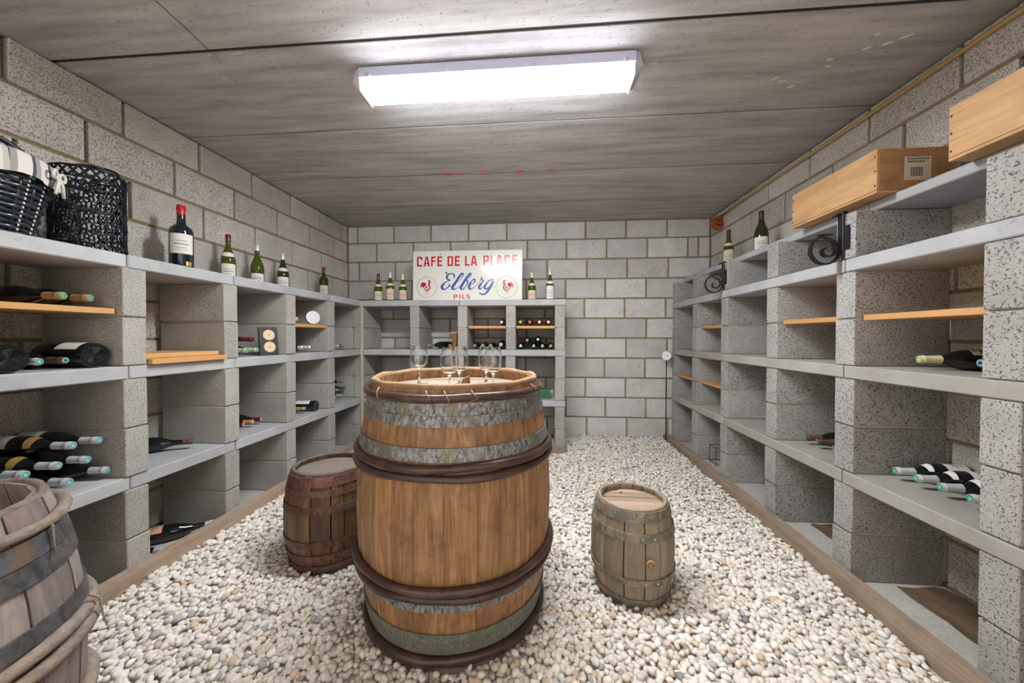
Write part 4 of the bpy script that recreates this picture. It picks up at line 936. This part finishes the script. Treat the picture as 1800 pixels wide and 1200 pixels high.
th = thing('probe_thermometer', 'round white dial thermometer on a thin rod by right shelving', 'thermometer', (1.200, 3.56, .005))
ob('probe_rod', MB().tube([(0, 0, 0), (0, 0, .80)], .005, 8).mesh('probe_rod', M['rod'], True), th)
def disc(prof, loc, rotz, name, mat, parent, n=24):
    m = MB().lathe(prof, n); m.xf(Matrix.Translation(loc) @ Matrix.Rotation(rotz, 4, 'Z') @ Matrix.Rotation(PI / 2, 4, 'X')); return ob(name, autosmooth(m.mesh(name, M[mat])), parent)
dl = disc([(0, -.012), (.043, -.012), (.047, -.006), (.047, .012), (.043, .014), (.041, .010)], (0, 0, .838), -.25, 'dial_case', 'chrome', th)
disc([(0, .0105), (.0415, .0105)], (0, 0, .838), -.25, 'dial_face', 'white', dl)
nd_ = MB().box(-.018, .014, -.0008, .0008, -.002, .002); nd_.xf(Matrix.Translation((.003, -.0118, .838)) @ Matrix.Rotation(-.25, 4, 'Z') @ Matrix.Rotation(-2.6, 4, 'Y')); ob('needle', nd_.mesh('needle', M['black']), dl)
tk = MB()
for k in range(10):
    q = 2 * PI * (k + .5) / 11 - PI / 2; tk.box(.030, .036, -.0006, .0006, -.0008, .0008); tk.xf(Matrix.Rotation(q, 4, 'Y'), len(tk.v) - 8)
tk.xf(Matrix.Translation((.003, -.0116, .838)) @ Matrix.Rotation(-.25, 4, 'Z')); ob('tick_marks', tk.mesh('tick_marks', M['ink']), dl)
wrk = thing('wire_rack', 'small dark wire rack on the floor under right shelving', 'rack', (1.40, 2.98, .0045))
for x, y in ((-.03, -.05), (-.03, .05), (.05, -.05), (.05, .05), (.01, -.05)): ob('wire_upright', MB().tube([(x, y, 0), (x, y, .15)], .0025, 5).mesh('wire_upright', M['iron']), wrk)
for z in (.02, .145): ob('wire_frame', MB().tube([(-.03, -.05, z), (.05, -.05, z), (.05, .05, z), (-.03, .05, z)], .0025, 5, True).mesh('wire_frame', M['iron']), wrk)

# ------------------------------------------------------------------ small things on the shelves
pq = thing('cork_plaque', 'black plaque with two round cork dials leaning on left shelf', 'plaque', (-1.700, 2.118, .9065), (0, 0, 0))
pq.matrix_world = Matrix.Translation((-1.700, 2.118, .9065)) @ Matrix.Rotation(math.radians(62), 4, 'Z') @ Matrix.Rotation(-.16, 4, 'X')
ob('board', MB().box(-.052, .052, 0, .014, 0, .178, .001).mesh('board', M['black']), pq)
for z in (.128, .052):
    m = MB().lathe([(0, .003), (.031, .003), (.034, 0)], 24); m.xf(Matrix.Translation((.003, -.0005, z)) @ Matrix.Rotation(PI / 2, 4, 'X')); dq = ob('cork_dial', m.mesh('cork_dial', M['cork']), pq)
    m = MB().lathe([(0, .002), (.003, .002), (.004, 0)], 8); m.xf(Matrix.Translation((.003, -.0035, z)) @ Matrix.Rotation(PI / 2, 4, 'X')); ob('dial_pin', m.mesh('dial_pin', M['black']), dq)
    m = MB()
    for k in range(8): m.box(.024, .028, -.0045, -.0036, -.0006, .0006); m.xf(Matrix.Rotation(PI * k / 4, 4, 'Y'), len(m.v) - 8)
    m.xf(Matrix.Translation((.003, 0, z))); ob('dial_marks', m.mesh('dial_marks', M['ink']), dq)
tn = thing('round_disc', 'round white disc with dark red rim on orange board', 'disc', (-1.700, 2.545, 1.1125))
tn.matrix_world = Matrix.Translation((-1.700, 2.545, 1.1125)) @ Matrix.Rotation(math.radians(55), 4, 'Z') @ Matrix.Rotation(-.12, 4, 'X')
m = MB().lathe([(0, -.008), (.050, -.008), (.052, -.004), (.052, .006), (.049, .010)], 28); m.xf(Matrix.Translation((0, 0, .0525)) @ Matrix.Rotation(PI / 2, 4, 'X')); ob('rim', autosmooth(m.mesh('rim', M['redcap'])), tn)
m = MB().lathe([(0, .0095), (.0495, .0095)], 28); m.xf(Matrix.Translation((0, 0, .0525)) @ Matrix.Rotation(PI / 2, 4, 'X')); ob('face', m.mesh('face', M['whitecap']), tn)
spl = thing('wooden_spool', 'small brown spool-shaped wooden stand on back shelving', 'spool', (-.797, 3.262, .9055))
ob('top_plate', MB().box(-.045, .035, -.03, .03, .150, .158, .001).mesh('top_plate', M['joint']), spl)
ob('tapered_body', MB().hexa([(-.018, -.018, .03), (.018, -.018, .03), (.018, .018, .03), (-.018, .018, .03)], [(-.028, -.024, .150), (.022, -.024, .150), (.022, .024, .150), (-.028, .024, .150)]).mesh('tapered_body', M['spool']), spl)
ob('base_plate', MB().box(-.030, .030, -.03, .03, 0, .030, .002).mesh('base_plate', M['spool']), spl)
gbx = thing('card_box', 'green card box with gold edging on lower back slab', 'box', (.028, 3.31, .4555))
ob('box_body', MB().box(-.055, .055, -.04, .08, 0, .085, .002).mesh('box_body', M['greenbox']), gbx)
m = MB()
for (a, b_, c, d) in ((-.05, .05, .005, .0065), (-.05, .05, .078, .0795), (-.05, -.0485, .005, .0795), (.0485, .05, .005, .0795)): m.box(a, b_, -.0408, -.040, c, d)
ob('gold_edging', m.mesh('gold_edging', M['gold']), gbx)

# ------------------------------------------------------------------ lattice lantern
LR, LH = .106, .345
ln = thing('lattice_lantern', 'black pierced metal lantern with scrollwork on left shelf', 'lantern', (-1.872, 1.345, ZT))
def rib(z, r, tr=.0035): return [(r * math.cos(q), r * math.sin(q), z) for q in np.linspace(0, 2 * PI, 48, endpoint=False)]
m = MB()
for z in (.003, .040, .296, .336): ob('hoop', MB().tube(rib(z, LR), .004, 5, True).mesh('hoop', M['tinmetal'], True), ln)
def lattice(z0, z1, ncell):
    m = MB()
    for k in range(ncell):
        for sgn in (1, -1):
            P = []
            for i in range(5):
                q = 2 * PI * (k + sgn * i / 4) / ncell; P.append((LR * math.cos(q), LR * math.sin(q), z0 + (z1 - z0) * i / 4))
            m.tube(P, .0046, 4)
    return m
ob('pierced_band', lattice(.004, .038, 22).mesh('pierced_band', M['tinmetal'], True), ln); ob('pierced_band', lattice(.296, .336, 22).mesh('pierced_band', M['tinmetal'], True), ln)
m = MB(); cols, rows = 17, 6
for c in range(cols):
    for r_ in range(rows):
        qc = 2 * PI * (c + .5 * (r_ % 2)) / cols; zc = .060 + r_ * .0435; fl = 1 if (c + r_) % 2 else -1
        for half in (1, -1):
            P = []
            for i in range(13):
                t_ = i / 12; ang = t_ * 4.4; rad = .0185 * (1 - .78 * t_)
                u_ = half * fl * (.0135 - rad * math.cos(ang) * .75 - .0); v_ = half * (.012 + rad * math.sin(ang))
                if i == 0: u_, v_ = 0, 0
                q = qc + u_ / LR; P.append((LR * math.cos(q), LR * math.sin(q), zc + v_))
            m.tube(P, .0036, 4)
        for da, dz in ((.5, 0), (0, .023)):
            q = qc + 2 * PI * da / cols; P = []
            for i in range(9):
                a = i * 2 * PI / 9; P.append((LR * math.cos(q + .008 * math.cos(a) / LR), LR * math.sin(q + .008 * math.cos(a) / LR), zc + dz + .009 * math.sin(a)))
            m.tube(P, .0030, 4, True)
ob('scrollwork', m.mesh('scrollwork', M['tinmetal'], True), ln)
P = [((LR - .02) * math.cos(q), (LR - .02) * math.sin(q), .340 + .018 * math.sin((q + 1.2) / 3.6 * PI)) for q in np.linspace(-1.2, 2.4, 24)]
ob('handle', MB().tube(P, .0055, 6).mesh('handle', M['tinmetal'], True), ln)

# ------------------------------------------------------------------ wicker basket with striped liner
bk = thing('wicker_basket', 'dark wicker basket with striped cloth liner at far left', 'basket', (-1.862, .985, ZT))
BH = .245; rad = lambda z: .150 + .052 * z / BH
m = MB(); rows = 15
for r_ in range(rows):
    z = .008 + (BH - .016) * r_ / (rows - 1); n_ = 96; nst = 24
    P = [((rad(z) + .0055 * math.cos(2 * PI * i / n_ * nst / 2 * 1.0 + PI * (r_ % 2))) * math.cos(2 * PI * i / n_), (rad(z) + .0055 * math.cos(2 * PI * i / n_ * nst / 2 + PI * (r_ % 2))) * math.sin(2 * PI * i / n_), z) for i in range(n_)]
    m.tube(P, .0078, 5, True)
ob('weave', m.mesh('weave', M['wicker'], True), bk)
for k in range(24):
    q = 2 * PI * k / 24; ob('stake', MB().tube([(.150 * math.cos(q), .150 * math.sin(q), 0), (rad(BH) * math.cos(q), rad(BH) * math.sin(q), BH + .006)], .0045, 5).mesh('stake', M['wicker'], True), bk)
ob('basket_base', MB().lathe([(0, 0), (.148, 0), (.148, .012), (0, .012)], 32).mesh('basket_base', M['wicker']), bk)
m = MB()
for q in (.32, .62):
    for k in range(15):
        z = .015 + k * .0145; r0 = rad(z) + .013
        m.tube([(r0 * math.cos(q), r0 * math.sin(q), z), (r0 * math.cos(q), r0 * math.sin(q), z + .007)], .0022, 4)
ob('stitching', m.mesh('stitching', M['stitch']), bk)
cm, nt, b = nmat('striped_cloth'); tc = nd(nt, 'ShaderNodeTexCoord'); at = nd(nt, 'ShaderNodeAttribute', attribute_name='stripe')
f = nd(nt, 'ShaderNodeMath', {0: at.outputs['Fac'], 1: 1.0}, operation='FRACT').outputs[0]
col = mixc(nt, nd(nt, 'ShaderNodeMath', {0: f, 1: .38}, operation='LESS_THAN').outputs[0], (.62, .58, .52), (.30, .28, .27))
col = mixc(nt, nd(nt, 'ShaderNodeMath', {0: f, 1: .14}, operation='LESS_THAN').outputs[0], col, (.05, .055, .075))
nt.links.new(col, b.inputs['Base Color']); b.inputs['Roughness'].default_value = .9
m = MB(); n_ = 120; prof = [(-.03, BH - .03), (-.012, BH + .012), (.004, BH + .018), (.014, BH + .008), (.019, BH - .02), (.021, BH - .045), (.020, BH - .062)]; stripe = []
for i in range(n_):
    q = 2 * PI * i / n_; wv = .004 * math.sin(9 * q) + .003 * math.sin(23 * q)
    for j, (dr, z) in enumerate(prof):
        r0 = rad(BH) + dr + wv * j / 6; m.v.append((r0 * math.cos(q), r0 * math.sin(q), z + (.006 * math.sin(7 * q) if j > 3 else 0))); stripe.append(22 * i / n_ + .03 * j)
K = len(prof)
for i in range(n_):
    for j in range(K - 1): m.f.append((i * K + j, ((i + 1) % n_) * K + j, ((i + 1) % n_) * K + j + 1, i * K + j + 1))
me = m.mesh('cloth_liner', cm, True); atr = me.attributes.new('stripe', 'FLOAT', 'POINT'); atr.data.foreach_set('value', stripe)
ob('cloth_liner', me, bk, label='white and dark striped cloth')
def bow(qa, z):
    m = MB(); r0 = rad(BH) + .028; c = Vector((r0 * math.cos(qa), r0 * math.sin(qa), z)); tg = Vector((-math.sin(qa), math.cos(qa), 0)); rd_ = Vector((math.cos(qa), math.sin(qa), 0))
    for sg_ in (-1, 1):
        m.tube([c + tg * sg_ * (.035 * math.sin(t_)) + Vector((0, 0, .014 * math.sin(2 * t_))) + rd_ * .004 * math.sin(t_) for t_ in np.linspace(0, PI, 10)], .005, 5)
        m.tube([c, c + tg * sg_ * .012 + Vector((0, 0, -.03)) + rd_ * .006, c + tg * sg_ * .026 + Vector((0, 0, -.068)) + rd_ * .004], [.004, .0055, .005], 5)
    m.tube([c - tg * .008, c + tg * .008], .008, 6)
    me = m.mesh('bow', cm, True); a_ = me.attributes.new('stripe', 'FLOAT', 'POINT'); a_.data.foreach_set('value', [.3 + .4 * random.random() for _ in m.v]); ob('bow', me, bk, label='tied cloth bow')
bow(.62, BH - .02)
P = [(.0 + .03, rad(BH) * math.cos(t_), BH - .01 + .12 * math.sin(t_)) for t_ in np.linspace(0, PI, 20)]
ob('handle', MB().tube(P, .009, 7).mesh('handle', M['wicker'], True), bk)
